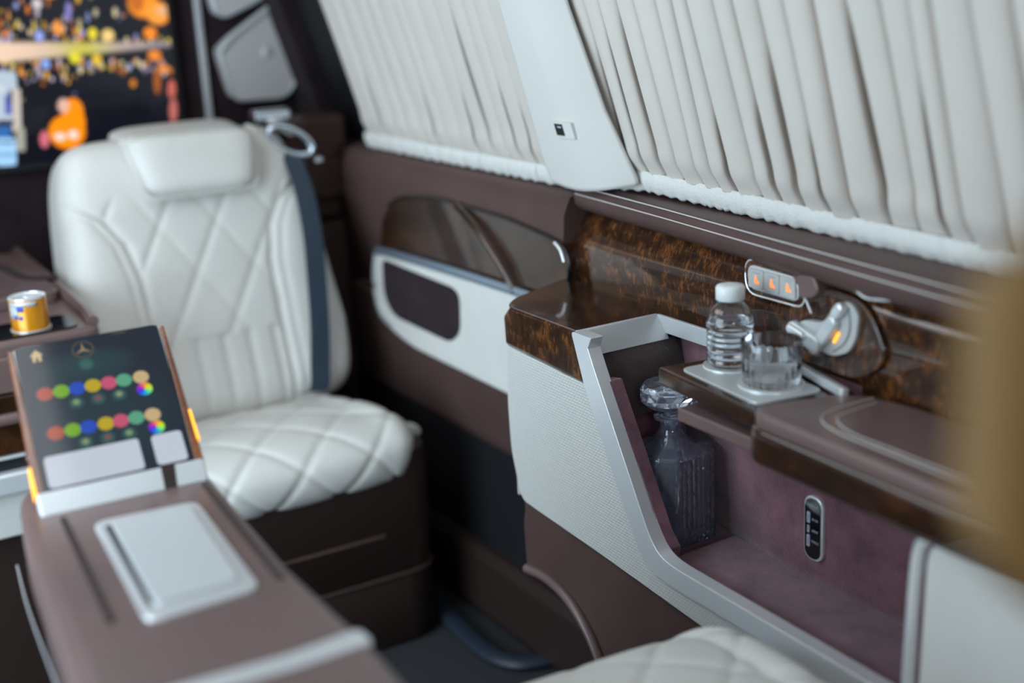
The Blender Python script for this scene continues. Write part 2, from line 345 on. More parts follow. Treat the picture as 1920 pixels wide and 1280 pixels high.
# moulded grab curve reflected across the inlay
tube('grab_ridge', smoothpath([(XD - .002, 2.10, 0.828), (XD - .008, 2.02, 0.80), (XD - .010, 1.95, 0.755), (XD - .006, 1.90, 0.705)], 6), 0.008, wood_cap, door, sx=1.6)
crm = roundpoly([(2.470, 0.685), (2.485, 0.60), (2.47, 0.54), (2.33, 0.512), (1.96, 0.508), (1.70, 0.505), (1.70, 0.705), (1.84, 0.705)], [0.02, .04, .06, .05, .02, .01, .01, .01])
prism('cream_insert', crm, 'x', XD - 0.010, XD + 0.04, cream, door, bevel=0.008)
steel = mat('blue_steel_strip', (0.42, 0.52, 0.64), 0.3, 0.8)
tube('metal_strip', smoothpath([(XD - .012, 1.71, 0.709), (XD - .012, 2.05, 0.706), (XD - .012, 2.40, 0.696), (XD - .012, 2.452, 0.689)], 5), 0.0085, steel, door, sx=0.6)
tube('metal_strip', smoothpath([(XD - .012, 2.452, 0.689), (XD - .012, 2.468, 0.65), (XD - .012, 2.472, 0.60), (XD - .012, 2.452, 0.558), (XD - .012, 2.40, 0.54)], 5), 0.0065, satin, door, sx=0.6)
prism('map_pocket', roundpoly([(2.425, 0.678), (2.43, 0.60), (2.39, 0.565), (2.15, 0.562), (2.11, 0.59), (2.105, 0.662), (2.13, 0.672)], [.015, .03, .03, .02, .02, .02, .01]), 'x', XD - 0.014, XD, suede_dk, door, bevel=0.002)
box('recess_panel', 1.155, 1.28, 1.60, 2.75, 0.145, 0.375, blackp, door)
prism('kick_strip', [(1.125, 0.02), (1.125, 0.135), (1.14, 0.15), (1.28, 0.15), (1.28, 0.0), (1.14, 0.0)], 'y', 1.55, 2.75, brown_dk, door, bevel=0.004)
# plastic floor step edge
st = tube('trim_4', smoothpath([(1.10, 2.55, 0.012), (1.075, 2.20, 0.012), (1.06, 2.00, 0.012), (1.075, 1.92, 0.012), (1.12, 1.885, 0.012), (1.24, 1.87, 0.012)], 7), 0.010, greyp, sx=2.2); st['kind'] = 'structure'
# rear lower side under the belt, behind the far seat
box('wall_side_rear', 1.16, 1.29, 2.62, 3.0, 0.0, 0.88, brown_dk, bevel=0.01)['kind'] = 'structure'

# ================================================================== CURTAINS
def hx(Y): return interp([(0.5, 1.128), (0.93, 1.151), (1.6, 1.182), (1.8, 1.168), (2.6, 1.160)], Y)
def hz(Y): return interp([(0.5, 0.903), (0.93, 0.905), (1.6, 0.914), (1.8, 0.898), (2.7, 0.898)], Y)
def curtain(y0, y1, pitch, A, label, seed, bands, lean=0.0):
    """pleated cloth from y0 (far end) down to y1"""
    rnd = random.Random(seed)
    root = thing('window_curtain', (hx(y0), (y0 + y1) / 2, hz(y0)), label, 'curtain', 'gathered cream window curtains')
    base = WL[root.name]
    edges = [y0]
    while edges[-1] > y1: edges.append(edges[-1] - pitch * rnd.uniform(0.8, 1.25))
    N = len(edges) - 1; per = 22
    depth = [rnd.uniform(0.6, 1.15) for _ in range(N + 1)]; ph = [rnd.uniform(0, 6.28) for _ in range(N + 1)]
    gap = [rnd.uniform(0.10, 0.26) if rnd.random() < 0.42 else 0 for _ in range(N + 1)]
    def fn(u, v):
        T = u * N; k = min(int(T), N - 1); t = T - k
        z0 = hz(edges[k]) + 0.022; z = z0 + (1.52 - z0) * v ** 1.6
        g = min(1, (z - z0) / 0.055); g = g * g * (3 - 2 * g)
        amp = A * (0.40 + 0.60 * g) * (1 - 0.35 * min(1, max(0, z - 1.0) / 0.25))
        sw = 0.0035 * g * math.sin(ph[k] * (1 - t) + ph[k + 1] * t + 7 * (z - z0))
        Y = edges[k] + (edges[k + 1] - edges[k]) * (t - (0.16 + 0.045 * math.sin(3 * ph[k])) * (0.6 + 0.4 * g) * math.sin(2 * PI * t)) + sw
        dv = depth[k] * (1 - t) + depth[k + 1] * t
        bul = math.sin(PI * t) ** 0.62 * amp * dv - 0.10 * amp
        for kk, tt_ in ((k, t), (k + 1, 1 - t)):
            if gap[kk]:
                lens = max(0.0, math.sin(PI * min(1, max(0, (z - z0) / gap[kk])))) ** 0.7
                e_ = math.exp(-(tt_ / 0.10) ** 2); bul -= 0.055 * e_ * lens * min(1, A / 0.03)
                Y += (1 if kk == k + 1 else -1) * 0.0065 * lens * math.exp(-((tt_ - 0.13) / 0.10) ** 2)
        X = hx(edges[k]) + (hx(edges[k + 1]) - hx(edges[k])) * t - 0.30 * (z - 0.9) - bul + 0.50 * amp + 0.001 - 0.004 * math.sin(PI * min(1, g)) 
        return (X, Y, z)
    sheet('pleated_cloth', fn, N * per, 40, cloth, root, thick=0.0012)
    # gathered hem band
    def hem(u, v):
        T = u * N; k = min(int(T), N - 1); t = T - k
        Y = y0 + 0.002 + (edges[k] + (edges[k + 1] - edges[k]) * t - y0)
        z0 = hz(Y); a = v * PI * 1.0
        w = 0.0006 * math.sin(2 * PI * T + ph[k] * .2) + 0.0005 * math.sin(5.3 * PI * T + ph[k]) + 0.0014 * math.exp(-(min(t, 1 - t) / 0.06) ** 2)
        X = hx(Y) - 0.30 * (z0 + 0.026 * v - 0.9) - 0.0045 * math.sin(a) - 0.003 + w
        z = z0 - 0.006 + 0.032 * v + (0.0014 * math.sin(3.1 * PI * T + ph[k]) if v < 0.3 else 0)
        return (X, Y, z)
    sheet('hem_band', hem, N * 16, 10, hemcloth, root, thick=0.0012)
    for k in range(1, N):
        Y = edges[k]; z0 = hz(Y)
        tube('gather_seam', [(hx(Y) - 0.30 * (0.026 * q) - 0.0045 * math.sin(PI * q) - 0.0020, Y + 0.002 * (1 - q), z0 - 0.004 + 0.027 * q) for q in (0.0, 0.25, 0.5, 0.75, 1.0)], 0.0006, cloth, root, n=5)
    return root
curtain(1.668, 0.62, 0.044, 0.038, 'cream pleated curtain over the near window, right of the plain pillar cover', 3, 0)
curtain(2.535, 1.775, 0.050, 0.022, 'blurred cream curtain over the far window, left of the plain pillar cover', 11, 0)

# pillar cover between the curtains
pil = thing('trim_5', (1.17, 1.70, 0.89), None, None, kind='structure')
def pfn(u, v):
    z = 0.904 + 0.016 * u * u + 0.60 * v ** 1.3
    Yl = interp([(0.886, 1.800), (0.94, 1.812), (1.186, 1.80), (1.5, 1.76)], z); Yr = interp([(0.886, 1.600), (0.93, 1.596), (1.03, 1.628), (1.186, 1.648), (1.5, 1.64)], z)
    Y = Yl + (Yr - Yl) * u
    X = 1.166 - 0.30 * (z - 0.9) - 0.030 * math.sin(PI * min(1, 0.20 + u * 0.42)) ** 0.7 + 0.030 * max(0, (u - 0.5) / 0.5) ** 1.8
    dip = -0.006 * math.sin(PI * u) * (1 - v) ** 8
    return (X, Y, z + dip)
sheet('pillar_cover', pfn, 40, 40, cream_fab, pil, thick=0.006)
pl = prism('sensor_plate', rrect(1.680, 1.726, 0.985, 1.011, 0.002), 'x', 1.1060, 1.118, cream, pil, bevel=0.0005)
prism('sensor_window', rrect(1.703, 1.7225, 0.989, 1.007, 0.001), 'x', 1.1050, 1.1065, blackp, pl, label='black sensor window')
prism('sensor_mark', rrect(1.706, 1.715, 1.001, 1.0035, 0.0005), 'x', 1.1044, 1.1052, icon_wh, pl)
for q in (pl,) + tuple(pl.children):
    for vv in q.data.vertices: vv.co.x -= 0.0045 + 0.30 * (vv.co.z + WL[pil.name].z - 0.998) + 0.06 * (vv.co.y + WL[pil.name].y - 1.703)

# ================================================================== SIDE CONSOLE
FX = 0.975
con = thing('side_console', (1.05, 1.30, 0.0), 'burl and cream side console with chrome framed open niche along the right wall', 'console')
cap = roundpoly([(0.975, 1.490), (0.975, 1.682), (1.005, 1.712), (1.150, 1.775), (1.170, 1.70), (1.170, 1.05), (1.109, 1.05), (1.109, 1.490)], [0, .012, .02, 0, 0, 0, 0, 0])
prism('wood_cap', [(x + (0.004 if x < 0.98 else 0), y) for x, y in cap], 'z', 0.7445, 0.7515, wood_cap, con, bevel=0.003)
band = [(1.668, 0.752), (1.686, 0.735), (1.684, 0.690), (1.460, 0.6795), (1.489, 0.752)]
prism('wood_front_band', band, 'x', FX - 0.007, FX + 0.02, wood, con, bevel=0.0055, seg=5)
prism('wood_end_band', [(FX - 0.004, 1.675), (FX + 0.03, 1.705), (1.14, 1.765), (1.14, 1.68), (FX + 0.03, 1.66)], 'z', 0.690, 0.746, wood, con, bevel=0.004)
creamp = roundpoly([(1.680, 0.6895), (1.687, 0.60), (1.684, 0.52), (1.660, 0.445), (1.630, 0.4425), (1.45, 0.432), (1.23, 0.416), (1.05, 0.405), (0.60, 0.395), (0.60, 0.449), (1.296, 0.4545), (1.325, 0.463), (1.345, 0.486), (1.3965, 0.572), (1.4585, 0.679)], [0, .02, .02, .02, .02, 0, 0, 0, 0, 0, .01, .01, .01, .01, 0])
prism('perforated_panel', creamp, 'x', FX - 0.006, FX + 0.012, perf, con, bevel=0.002)
prism('end_panel', [(FX - 0.004, 1.675), (FX + 0.03, 1.700), (1.13, 1.76), (1.13, 1.68), (FX + 0.03, 1.65)], 'z', 0.446, 0.690, cream, con, bevel=0.003)
prism('end_panel', [(FX + 0.004, 1.668), (FX + 0.03, 1.695), (1.13, 1.755), (1.13, 1.68), (FX + 0.03, 1.65)], 'z', 0.31, 0.444, brown, con, bevel=0.003, label='brown lower end panel')
skirt = roundpoly([(1.660, 0.444), (1.672, 0.40), (1.668, 0.318), (1.60, 0.325), (1.53, 0.310), (1.47, 0.262), (1.43, 0.19), (1.415, 0.10), (1.41, 0.0), (0.60, 0.0), (0.60, 0.394), (1.05, 0.404), (1.23, 0.415), (1.45, 0.431), (1.630, 0.4415)], [0, .01, .01, .02, .02, .03, .03, .02, 0, 0, 0, 0, 0, 0, 0])
prism('leather_skirt', skirt, 'x', FX + 0.002, FX + 0.03, brown, con, bevel=0.003)
tube('arch_lip', smoothpath([(FX + .002, 1.668, 0.322), (FX, 1.60, 0.330), (FX - .002, 1.53, 0.315), (FX - .003, 1.47, 0.267), (FX - .004, 1.43, 0.19), (FX - .004, 1.415, 0.10), (FX - .004, 1.41, 0.01)], 6), 0.008, brown_lt, con)
cushion('skirt_bulge', (FX + 0.012, 1.30, 0.16), (0, 1, 0), (0, 0, 1), (-1, 0, 0), 0.085, 0.15, 0.035, 0.005, brown, con, n=24, k=24, ex=2.2, corner=0.3)
# chrome frame on the inboard face
outer = [(1.3, 0.463), (0.60, 0.4555)]
fo = roundpoly([(1.4895, 0.7535), (1.4615, 0.682), (1.3985, 0.572), (1.3475, 0.486), (1.325, 0.4615), (1.296, 0.4535), (0.60, 0.4475), (0.60, 0.4745), (1.272, 0.4825), (1.298, 0.489), (1.318, 0.508), (1.372, 0.602), (1.4355, 0.712), (1.449, 0.7375), (1.440, 0.7535)], [0.007, 0, .01, .02, .02, .03, 0, 0, .03, .02, .02, .01, 0, 0, 0])
prism('chrome_frame', fo, 'x', FX - 0.013, FX + 0.008, chrome, con, bevel=0.0045, seg=4)
prism('chrome_sill', [(1.489, 0.7535), (1.490, 0.740), (1.472, 0.7205), (1.462, 0.7205), (1.482, 0.7535)], 'x', FX - 0.006, 1.111, silverp, con, bevel=0.0012)
prism('chrome_rail', [(1.105, 0.7535), (1.111, 0.7535), (1.111, 0.728), (1.108, 0.728)], 'y', 1.19, 1.489, silverp, con, bevel=0.0012)
# niche lining
def quad(name, p, m, parent, thick=0.004, label=None):
    o = obj(name, p, [[0, 1, 2, 3]], m, parent, 0, label=label)
    md = o.modifiers.new('solid', 'SOLIDIFY'); md.thickness = thick; md.offset = 0
    return o
quad('niche_end_wall', [(FX + .004, 1.4675, 0.7215), (1.135, 1.4675, 0.7215), (1.135, 1.442, 0.628), (FX + .004, 1.442, 0.628)], suede_br, con)
prism('niche_side_lip', [(1.4475, 0.690), (1.415, 0.632), (1.348, 0.515), (1.322, 0.466), (1.306, 0.463), (1.30, 0.490), (1.318, 0.508), (1.372, 0.602), (1.425, 0.694)], 'x', FX + 0.003, FX + 0.026, suede, con, bevel=0.002)
quad('niche_step', [(FX + .02, 1.443, 0.629), (1.138, 1.443, 0.629), (1.138, 1.47, 0.629), (FX + .02, 1.47, 0.629)], suede_br, con)
quad('niche_far_wall', [(FX + .02, 1.462, 0.632), (1.138, 1.462, 0.632), (1.138, 1.462, 0.455), (FX + .02, 1.462, 0.455)], suede, con)

sheet('niche_rear_lining', lambda u, v: (1.111 + 0.16 * max(0, 1.478 - 0.64 * u - (1.315 - 0.09 * (1 - v) ** 2)), 1.478 - 0.64 * u, 0.450 + 0.294 * v), 60, 12, suede, con, thick=0.004)
prism('niche_floor', [(FX + .006, 0.84), (1.118, 0.84), (1.118, 1.328), (FX + .006, 1.322)], 'z', 0.452, 0.463, suede, con, bevel=0.001)
prism('decanter_well', [(FX + .02, 1.328), (1.14, 1.328), (1.14, 1.465), (FX + .02, 1.465)], 'z', 0.446, 0.4555, suede, con)
# near end: cream block closing the niche
prism('near_end_panel', roundpoly([(0.868, 0.476), (0.862, 0.670), (0.50, 0.690), (0.50, 0.476)], [0, .03, 0, 0]), 'x', FX - 0.004, FX + 0.10, cream, con, bevel=0.010, seg=4)
tube('chrome_edge', smoothpath([(FX - .006, 0.876, 0.470), (FX - .006, 0.873, 0.56), (FX - .006, 0.868, 0.645), (FX - .006, 0.858, 0.668), (FX - .002, 0.838, 0.676)], 6), 0.0065, chrome, con)
# armrest
arm = prism('armrest_base', roundpoly([(0.968, 1.118), (0.945, 1.098), (0.938, 0.90), (0.920, 0.50), (1.09, 0.50), (1.104, 1.00), (1.092, 1.085)], [.012, .02, 0, 0, 0, .03, .03]), 'z', 0.682, 0.728, wood_cap, con, bevel=0.010, seg=5)
padp = roundpoly([(0.972, 1.113), (0.948, 1.094), (0.941, 0.90), (0.923, 0.50), (1.087, 0.50), (1.101, 1.00), (1.080, 1.080)], [.012, .02, 0, 0, 0, .03, .03])
prism('armrest_pad', padp, 'z', 0.724, 0.7455, brown_lt, arm, bevel=0.008, seg=5)
for dx in (0.0, 0.010):
    tube('stitching', smoothpath([(1.085 - dx, 1.045 - dx * 1.4, 0.7458), (1.03, 1.043 - dx * 1.6, 0.7461), (0.990 + dx, 1.030 - dx * 1.4, 0.7461), (0.972 + dx, 0.985 - dx, 0.7460), (0.968 + dx, 0.90, 0.7460), (0.955 + dx, 0.60, 0.7460)], 8), 0.0008, thread, arm, n=6)
# sliding cup tray
tr = prism('cup_tray', [(0.962, 1.105), (0.980, 1.316), (1.104, 1.296), (1.098, 1.085)], 'z', 0.716, 0.7395, wood_cap, con, bevel=0.004)
trim_pts = roundpoly([(0.977, 1.122), (0.995, 1.290), (1.092, 1.277), (1.072, 1.110)], 0.016)
prism('metal_inlay', trim_pts, 'z', 0.738, 0.7412, silverp, tr, bevel=0.001)
for (cx, cy, r) in ((1.052, 1.258, 0.0335), (1.040, 1.168, 0.0385)):
    lathe('cup_well', [(r, 0.0), (r + 0.0015, 0.0), (r + 0.0015, 0.003), (r, 0.003)], (cx, cy, 0.7398), chrome, tr, n=40)
    lathe('cup_well_floor', [(r * .99, 0.0), (r * .99, 0.0006)], (cx, cy, 0.7410), blackgloss, tr, n=40)
prism('metal_bar', [(1.061, 1.072), (1.071, 1.069), (1.112, 1.215), (1.102, 1.218)], 'z', 0.742, 0.754, satin, tr, bevel=0.003)
prism('lower_arm', [(0.966, 1.06), (0.968, 1.262), (1.060, 1.25), (1.060, 1.06)], 'z', 0.684, 0.702, brown_lt, con, bevel=0.003)
# usb panel
usb = prism('usb_panel', rrect(1.1435, 1.1775, 0.492, 0.580, 0.014), 'x', 1.1035, 1.112, chrome, con, bevel=0.002)
prism('panel_face', rrect(1.1465, 1.1745, 0.495, 0.577, 0.012), 'x', 1.1026, 1.104, blackgloss, usb)
for z0, z1 in ((0.543, 0.558), (0.5105, 0.5265)):
    p = prism('usb_port', rrect(1.1645, 1.1700, z0, z1, 0.0015), 'x', 1.1018, 1.1030, portw, usb)
    prism('port_tongue', rrect(1.1663, 1.1682, z0 + .003, z1 - .003, 0.0006), 'x', 1.1014, 1.1019, icon_dim, p)
prism('port_slot', rrect(1.1650, 1.1695, 0.5295, 0.5400, 0.0015), 'x', 1.1018, 1.1030, icon_dim, usb)
prism('port_lamp', rrect(1.1655, 1.1685, 0.5300, 0.5330, 0.001), 'x', 1.1012, 1.1019, portw, usb)
def text(name, body, size, mtx, m, parent, ext=0.0003):
    cu = bpy.data.curves.new(name, 'FONT'); cu.body = body; cu.size = size; cu.extrude = ext; cu.align_x = 'CENTER'; cu.align_y = 'CENTER'; cu.resolution_u = 2
    tmp = bpy.data.objects.new('tmp', cu); C.objects.link(tmp); dg = bpy.context.evaluated_depsgraph_get(); dg.update()
    me = bpy.data.meshes.new_from_object(tmp.evaluated_get(dg)); bpy.data.objects.remove(tmp)
    me.transform(Matrix.Translation(-WL[parent.name]) @ mtx); me.materials.clear(); me.materials.append(m)
    o = bpy.data.objects.new(name, me); C.objects.link(o); o.parent = parent; WL[o.name] = WL[parent.name]; return o
def face_minus_x(p):    # text lying on a plane that faces -X, reading towards -Y
    return Matrix.Translation(p) @ Matrix(((0, 0, -1, 0), (-1, 0, 0, 0), (0, 1, 0, 0), (0, 0, 0, 1)))
text('panel_lettering', 'CHARGE', 0.0062, face_minus_x((1.1020, 1.1615, 0.5685)), icon_wh, usb)
for body, z in (('5V 3A', 0.5495), ('HDMI', 0.534), ('TYPE-C', 0.519)):
    text('panel_lettering', body, 0.0042, face_minus_x((1.1020, 1.1555, z)), icon_wh, usb)

# ================================================================== CONTROLS ON THE WOOD PANEL
def onwall(pts, dx): return pts
hp = thing('seat_heating_switch', (1.108, 1.262, 0.842), 'pale seat heating switch with three orange icons on the wood panel', 'switch')
hpts = roundpoly([(1.3065, 0.856), (1.2190, 0.853), (1.2150, 0.829), (1.3045, 0.830)], 0.012)
rim = roundpoly([(1.2995, 0.8655), (1.1920, 0.8625), (1.1850, 0.8190), (1.2965, 0.8190)], 0.020)
HX = 1.112
prism('bezel', rim, 'x', HX - 0.001, HX + 0.012, wood, hp, bevel=0.002)
tube('bezel_edge', [(HX - 0.001, y, z) for y, z in rim], 0.0011, chrome, hp, n=6, closed=True)
prism('switch_housing', roundpoly([(1.2915, 0.8590), (1.1980, 0.856), (1.1940, 0.8255), (1.2895, 0.8265)], 0.014), 'x', HX - 0.004, HX + 0.01, satin, hp, bevel=0.0015)
for k in range(3):
    ya = 1.2865 - k * 0.0295; yb = ya - 0.0285
    b = prism('heating_button', rrect(yb, ya, 0.8295, 0.8545, 0.003), 'x', HX - 0.0065, HX - 0.002, greysw, hp, bevel=0.0008)
    yc = (ya + yb) / 2 - 0.002; xx = HX - 0.0069
    ic = [(yc + .003, .847), (yc + .0005, .847), (yc - .0008, .8405), (yc - .0050, .8395), (yc - .0050, .8365), (yc + .0030, .8365), (yc + .0042, .840)]
    prism('heat_icon', ic, 'x', xx, xx + 0.0008, icon_or, b)
    for q in range(3): prism('level_mark', rrect(yc - .005 + q * .0045, yc - .0025 + q * .0045, 0.8498, 0.8510, .0003), 'x', xx, xx + .0008, icon_dim, b)
# cup-shaped moulding with the seat shaped adjuster
sc = thing('seat_adjuster_switch', (1.105, 1.17, 0.79), 'silver seat-shaped adjuster switch in a moulded burl recess beside the tumbler', 'switch')
dish = roundpoly([(1.222, 0.822), (1.150, 0.856), (1.070, 0.850), (1.030, 0.79), (1.085, 0.752), (1.205, 0.752)], [.03, .03, .03, .03, .03, .03], 7)
def scale2(P, c, k): return [(c[0] + (p[0] - c[0]) * k, c[1] + (p[1] - c[1]) * k) for p in P]
dc = (1.14, 0.80)
rings = []
for k, x in ((1.0, 1.122), (1.0, 1.109), (0.985, 1.107), (0.95, 1.108), (0.86, 1.111), (0.78, 1.112), (0.4, 1.112)):
    rings.append([(x + (y - 1.17) * 0.10, y, z) for y, z in scale2(dish, dc, k)])
loft('moulded_surround', rings, wood, sc, sharp=0)
SX = 1.104
bp_ = roundpoly([(1.198, 0.792), (1.178, 0.809), (1.143, 0.812), (1.118, 0.842), (1.100, 0.847), (1.084, 0.834), (1.088, 0.803), (1.100, 0.784), (1.124, 0.774), (1.165, 0.777), (1.192, 0.782)], 0.010)
prism('back_plate', bp_, 'x', SX - 0.006, SX + 0.006, greysw, sc, bevel=0.002)
def blob(name, y0, z0, y1, z1, w, x0, x1, m, parent, bev=0.002):
    a = Vector((y0, z0)); b = Vector((y1, z1)); d = (b - a).normalized(); n = Vector((-d.y, d.x)); P = []
    for c, s in ((b, 1), (a, -1)):
        for i in range(9):
            t = -PI / 2 + PI * i / 8; P.append(tuple(c + d * (s * w * math.cos(t)) + n * (s * w * math.sin(t))))
    return prism(name, P, 'x', x0, x1, m, parent, bevel=bev)
blob('cushion_lever', 1.187, 0.796, 1.150, 0.785, 0.0105, SX - 0.016, SX - 0.004, silverp, sc, 0.004)
blob('cushion_knob', 1.186, 0.799, 1.166, 0.794, 0.0050, SX - 0.022, SX - 0.014, chrome, sc, 0.0025)
blob('backrest_lever', 1.138, 0.795, 1.121, 0.818, 0.0085, SX - 0.016, SX - 0.004, silverp, sc, 0.004)
blob('headrest_lever', 1.114, 0.831, 1.108, 0.838, 0.0070, SX - 0.017, SX - 0.004, chrome, sc, 0.004)
blob('memory_light', 1.1215, 0.7935, 1.1150, 0.8050, 0.0017, SX - 0.0085, SX - 0.004, lamp_or, sc, 0.0004)
tube('housing_ridge', smoothpath([(SX - .007, 1.100, 0.840), (SX - .007, 1.097, 0.815), (SX - .007, 1.106, 0.795), (SX - .007, 1.124, 0.781)], 5), 0.0010, icon_dim, sc, n=6)
hook = thing('small_panel_tab', (1.108, 1.165, 0.85), 'small dark moulded tab between the heating and seat adjuster switches', 'tab')
prism('tab', roundpoly([(1.184, 0.866), (1.152, 0.868), (1.144, 0.852), (1.155, 0.841), (1.180, 0.838)], 0.006), 'x', 1.092, 1.12, brown_lt, hook, bevel=0.003)
tube('bright_pin', [(1.100, 1.176, 0.838), (1.097, 1.168, 0.832), (1.094, 1.158, 0.822)], 0.0014, chrome, hook, n=8)
tube('chrome_wave', smoothpath([(1.093, 1.150, 0.8715), (1.092, 1.120, 0.874), (1.089, 1.090, 0.870), (1.085, 1.068, 0.863), (1.083, 1.050, 0.862), (1.078, 1.000, 0.870)], 6), 0.0016, chrome, sc, n=8)

# ================================================================== DECANTER
dcx, dcy, dz0 = 1.060, 1.395, 0.4575
dec = thing('crystal_decanter', (dcx, dcy, dz0), 'square fluted crystal decanter standing in the suede-lined niche', 'decanter')
def sqring(h, z, fl=0.0, ch=1.62, n=160, rot=0.05, rnd_=0.0, neck=0.0):
    out = []
    for j in range(n):
        a = 2 * PI * j / n + PI / n; ca, sa = abs(math.cos(a)), abs(math.sin(a))
        r = min(1 / max(ca, sa), ch / (ca + sa)) * h
        r = r * (1 - neck) + h * neck
        if fl:
            x = math.cos(a) * r; y = math.sin(a) * r; q = y if ca > sa else x
            flat = abs(q) < h * 0.62
            if flat: r += fl * (abs(math.sin(PI * q / (h * 0.155))) - 0.5) * (1 + 0.35 * math.sin(z * 330 + 9 * math.floor(q / (h * 0.17))) + 0.25 * math.sin(z * 900 + q * 500))
        out.append((dcx + r * math.cos(a + rot), dcy + r * math.sin(a + rot), dz0 + z))
    return out
H_ = 0.0525
outer = [sqring(H_ - .006, 0.0), sqring(H_ - .001, 0.003)]
outer += [sqring(H_, z, 0.0030) for z in [0.006 + 0.0030 * k for k in range(41)]]
outer += [sqring(H_ - .0005, 0.1295), sqring(H_ - .004, 0.134), sqring(0.034, 0.1385, neck=.3), sqring(0.0245, 0.1450, neck=.8), sqring(0.0175, 0.155, neck=1), sqring(0.0155, 0.166, neck=1), sqring(0.0155, 0.171, neck=1), sqring(0.0235, 0.1745, neck=1), sqring(0.0235, 0.178, neck=1), sqring(0.0160, 0.181, neck=1)]
inner = [sqring(0.0110, 0.181, neck=1), sqring(0.0110, 0.158, neck=1), sqring(0.019, 0.144, neck=.8), sqring(0.029, 0.134, neck=.3), sqring(H_ - .0075, 0.126, ch=1.5), *[sqring(H_ - .0075, 0.125 - 0.005 * k, -0.0012, ch=1.5) for k in range(1, 20)], sqring(H_ - .0085, 0.022, ch=1.5), sqring(H_ - .014, 0.014, ch=1.5), sqring(0.006, 0.0125, neck=.5)]
n_ = len(outer[0])
loft('decanter_body', outer + inner, crystal, dec, sharp=28)
# faceted stopper
def oct_(r, z, tw=0.0, n=16): return [(dcx + r * math.cos(2 * PI * j / n + tw), dcy + r * math.sin(2 * PI * j / n + tw), dz0 + z) for j in range(n)]
loft('stopper', [oct_(0.009, 0.165), oct_(0.0100, 0.184), oct_(0.0120, 0.188), oct_(0.0330, 0.193, PI / 16), oct_(0.0420, 0.201), oct_(0.0420, 0.217, PI / 16), oct_(0.0370, 0.224), oct_(0.012, 0.226)], crystal, dec, sharp=10)

# ================================================================== BOTTLE AND TUMBLER
bx_, by_, bz_ = 1.052, 1.258, 0.7419
bot = thing('water_bottle', (bx_, by_, bz_), 'clear ribbed plastic water bottle with a white cap on the cup tray', 'bottle')
R = 0.0302
prof = [(0.020, 0.0), (0.026, 0.002), (R, 0.006)]
z = 0.010
while z < 0.046:
    prof += [(R, z), (R - 0.0016, z + 0.0028), (R, z + 0.0056)]; z += 0.0072
prof += [(R, 0.053), (R - .0003, 0.060), (R - 0.003, 0.068), (0.0235, 0.075), (0.0175, 0.0805), (0.0142, 0.084), (0.0142, 0.0905)]
inn = [(max(r - 0.0007, 0.001), zz + (0.001 if zz < 0.003 else 0)) for r, zz in reversed(prof)]
lathe('bottle_shell', prof + inn, (bx_, by_, bz_), pet, bot, n=64)
wp = [(r - 0.0010, zz + 0.0014 if zz < 0.003 else zz) for r, zz in prof if zz < 0.0590] + [(R - .0016, 0.0590)]
lathe('bottled_water', wp, (bx_, by_, bz_), water, bot, n=64)
lathe('neck_ring', [(0.0143, 0.0835), (0.0172, 0.0837), (0.0172, 0.0850), (0.0143, 0.0852)], (bx_, by_, bz_), pet, bot, n=48)
lathe('bottle_cap', [(0.0168, 0.0855), (0.0180, 0.0865), (0.0182, 0.1010), (0.0168, 0.1038), (0.010, 0.1050), (0.001, 0.1052)], (bx_, by_, bz_), whitecap, bot, n=96, wob=lambda a, z: 1 + (0.010 * abs(math.sin(30 * a)) if z < 0.101 else 0), label='white screw cap', sharp=60)
gx_, gy_, gz_ = 1.040, 1.168, 0.7419
gl = thing('fluted_tumbler', (gx_, gy_, gz_), 'short clear fluted glass tumbler in front of the water bottle', 'glass')
def gr(r, z, fl, n=144): return [(gx_ + (r * (1 + fl * (abs(math.sin(12 * 2 * PI * j / n)) - .5))) * math.cos(2 * PI * j / n), gy_ + (r * (1 + fl * (abs(math.sin(12 * 2 * PI * j / n)) - .5))) * math.sin(2 * PI * j / n), gz_ + z) for j in range(n)]
loft('tumbler_body', [gr(0.030, 0.0, 0), gr(0.0330, 0.002, .05), gr(0.0345, 0.010, .045), gr(0.0355, 0.024, .045), gr(0.0360, 0.030, .02), gr(0.0362, 0.039, 0), gr(0.0370, 0.0545, 0), gr(0.0366, 0.0552, 0), gr(0.0352, 0.0545, 0), gr(0.0345, 0.038, 0), gr(0.0325, 0.014, 0), gr(0.028, 0.010, 0), gr(0.004, 0.0095, 0)], glass, gl, sharp=50)

# ================================================================== FAR SEAT
seat = thing('captain_seat', (0.78, 2.40, 0.0), 'cream diamond-quilted seat facing the camera beside the seat belt', 'seat')
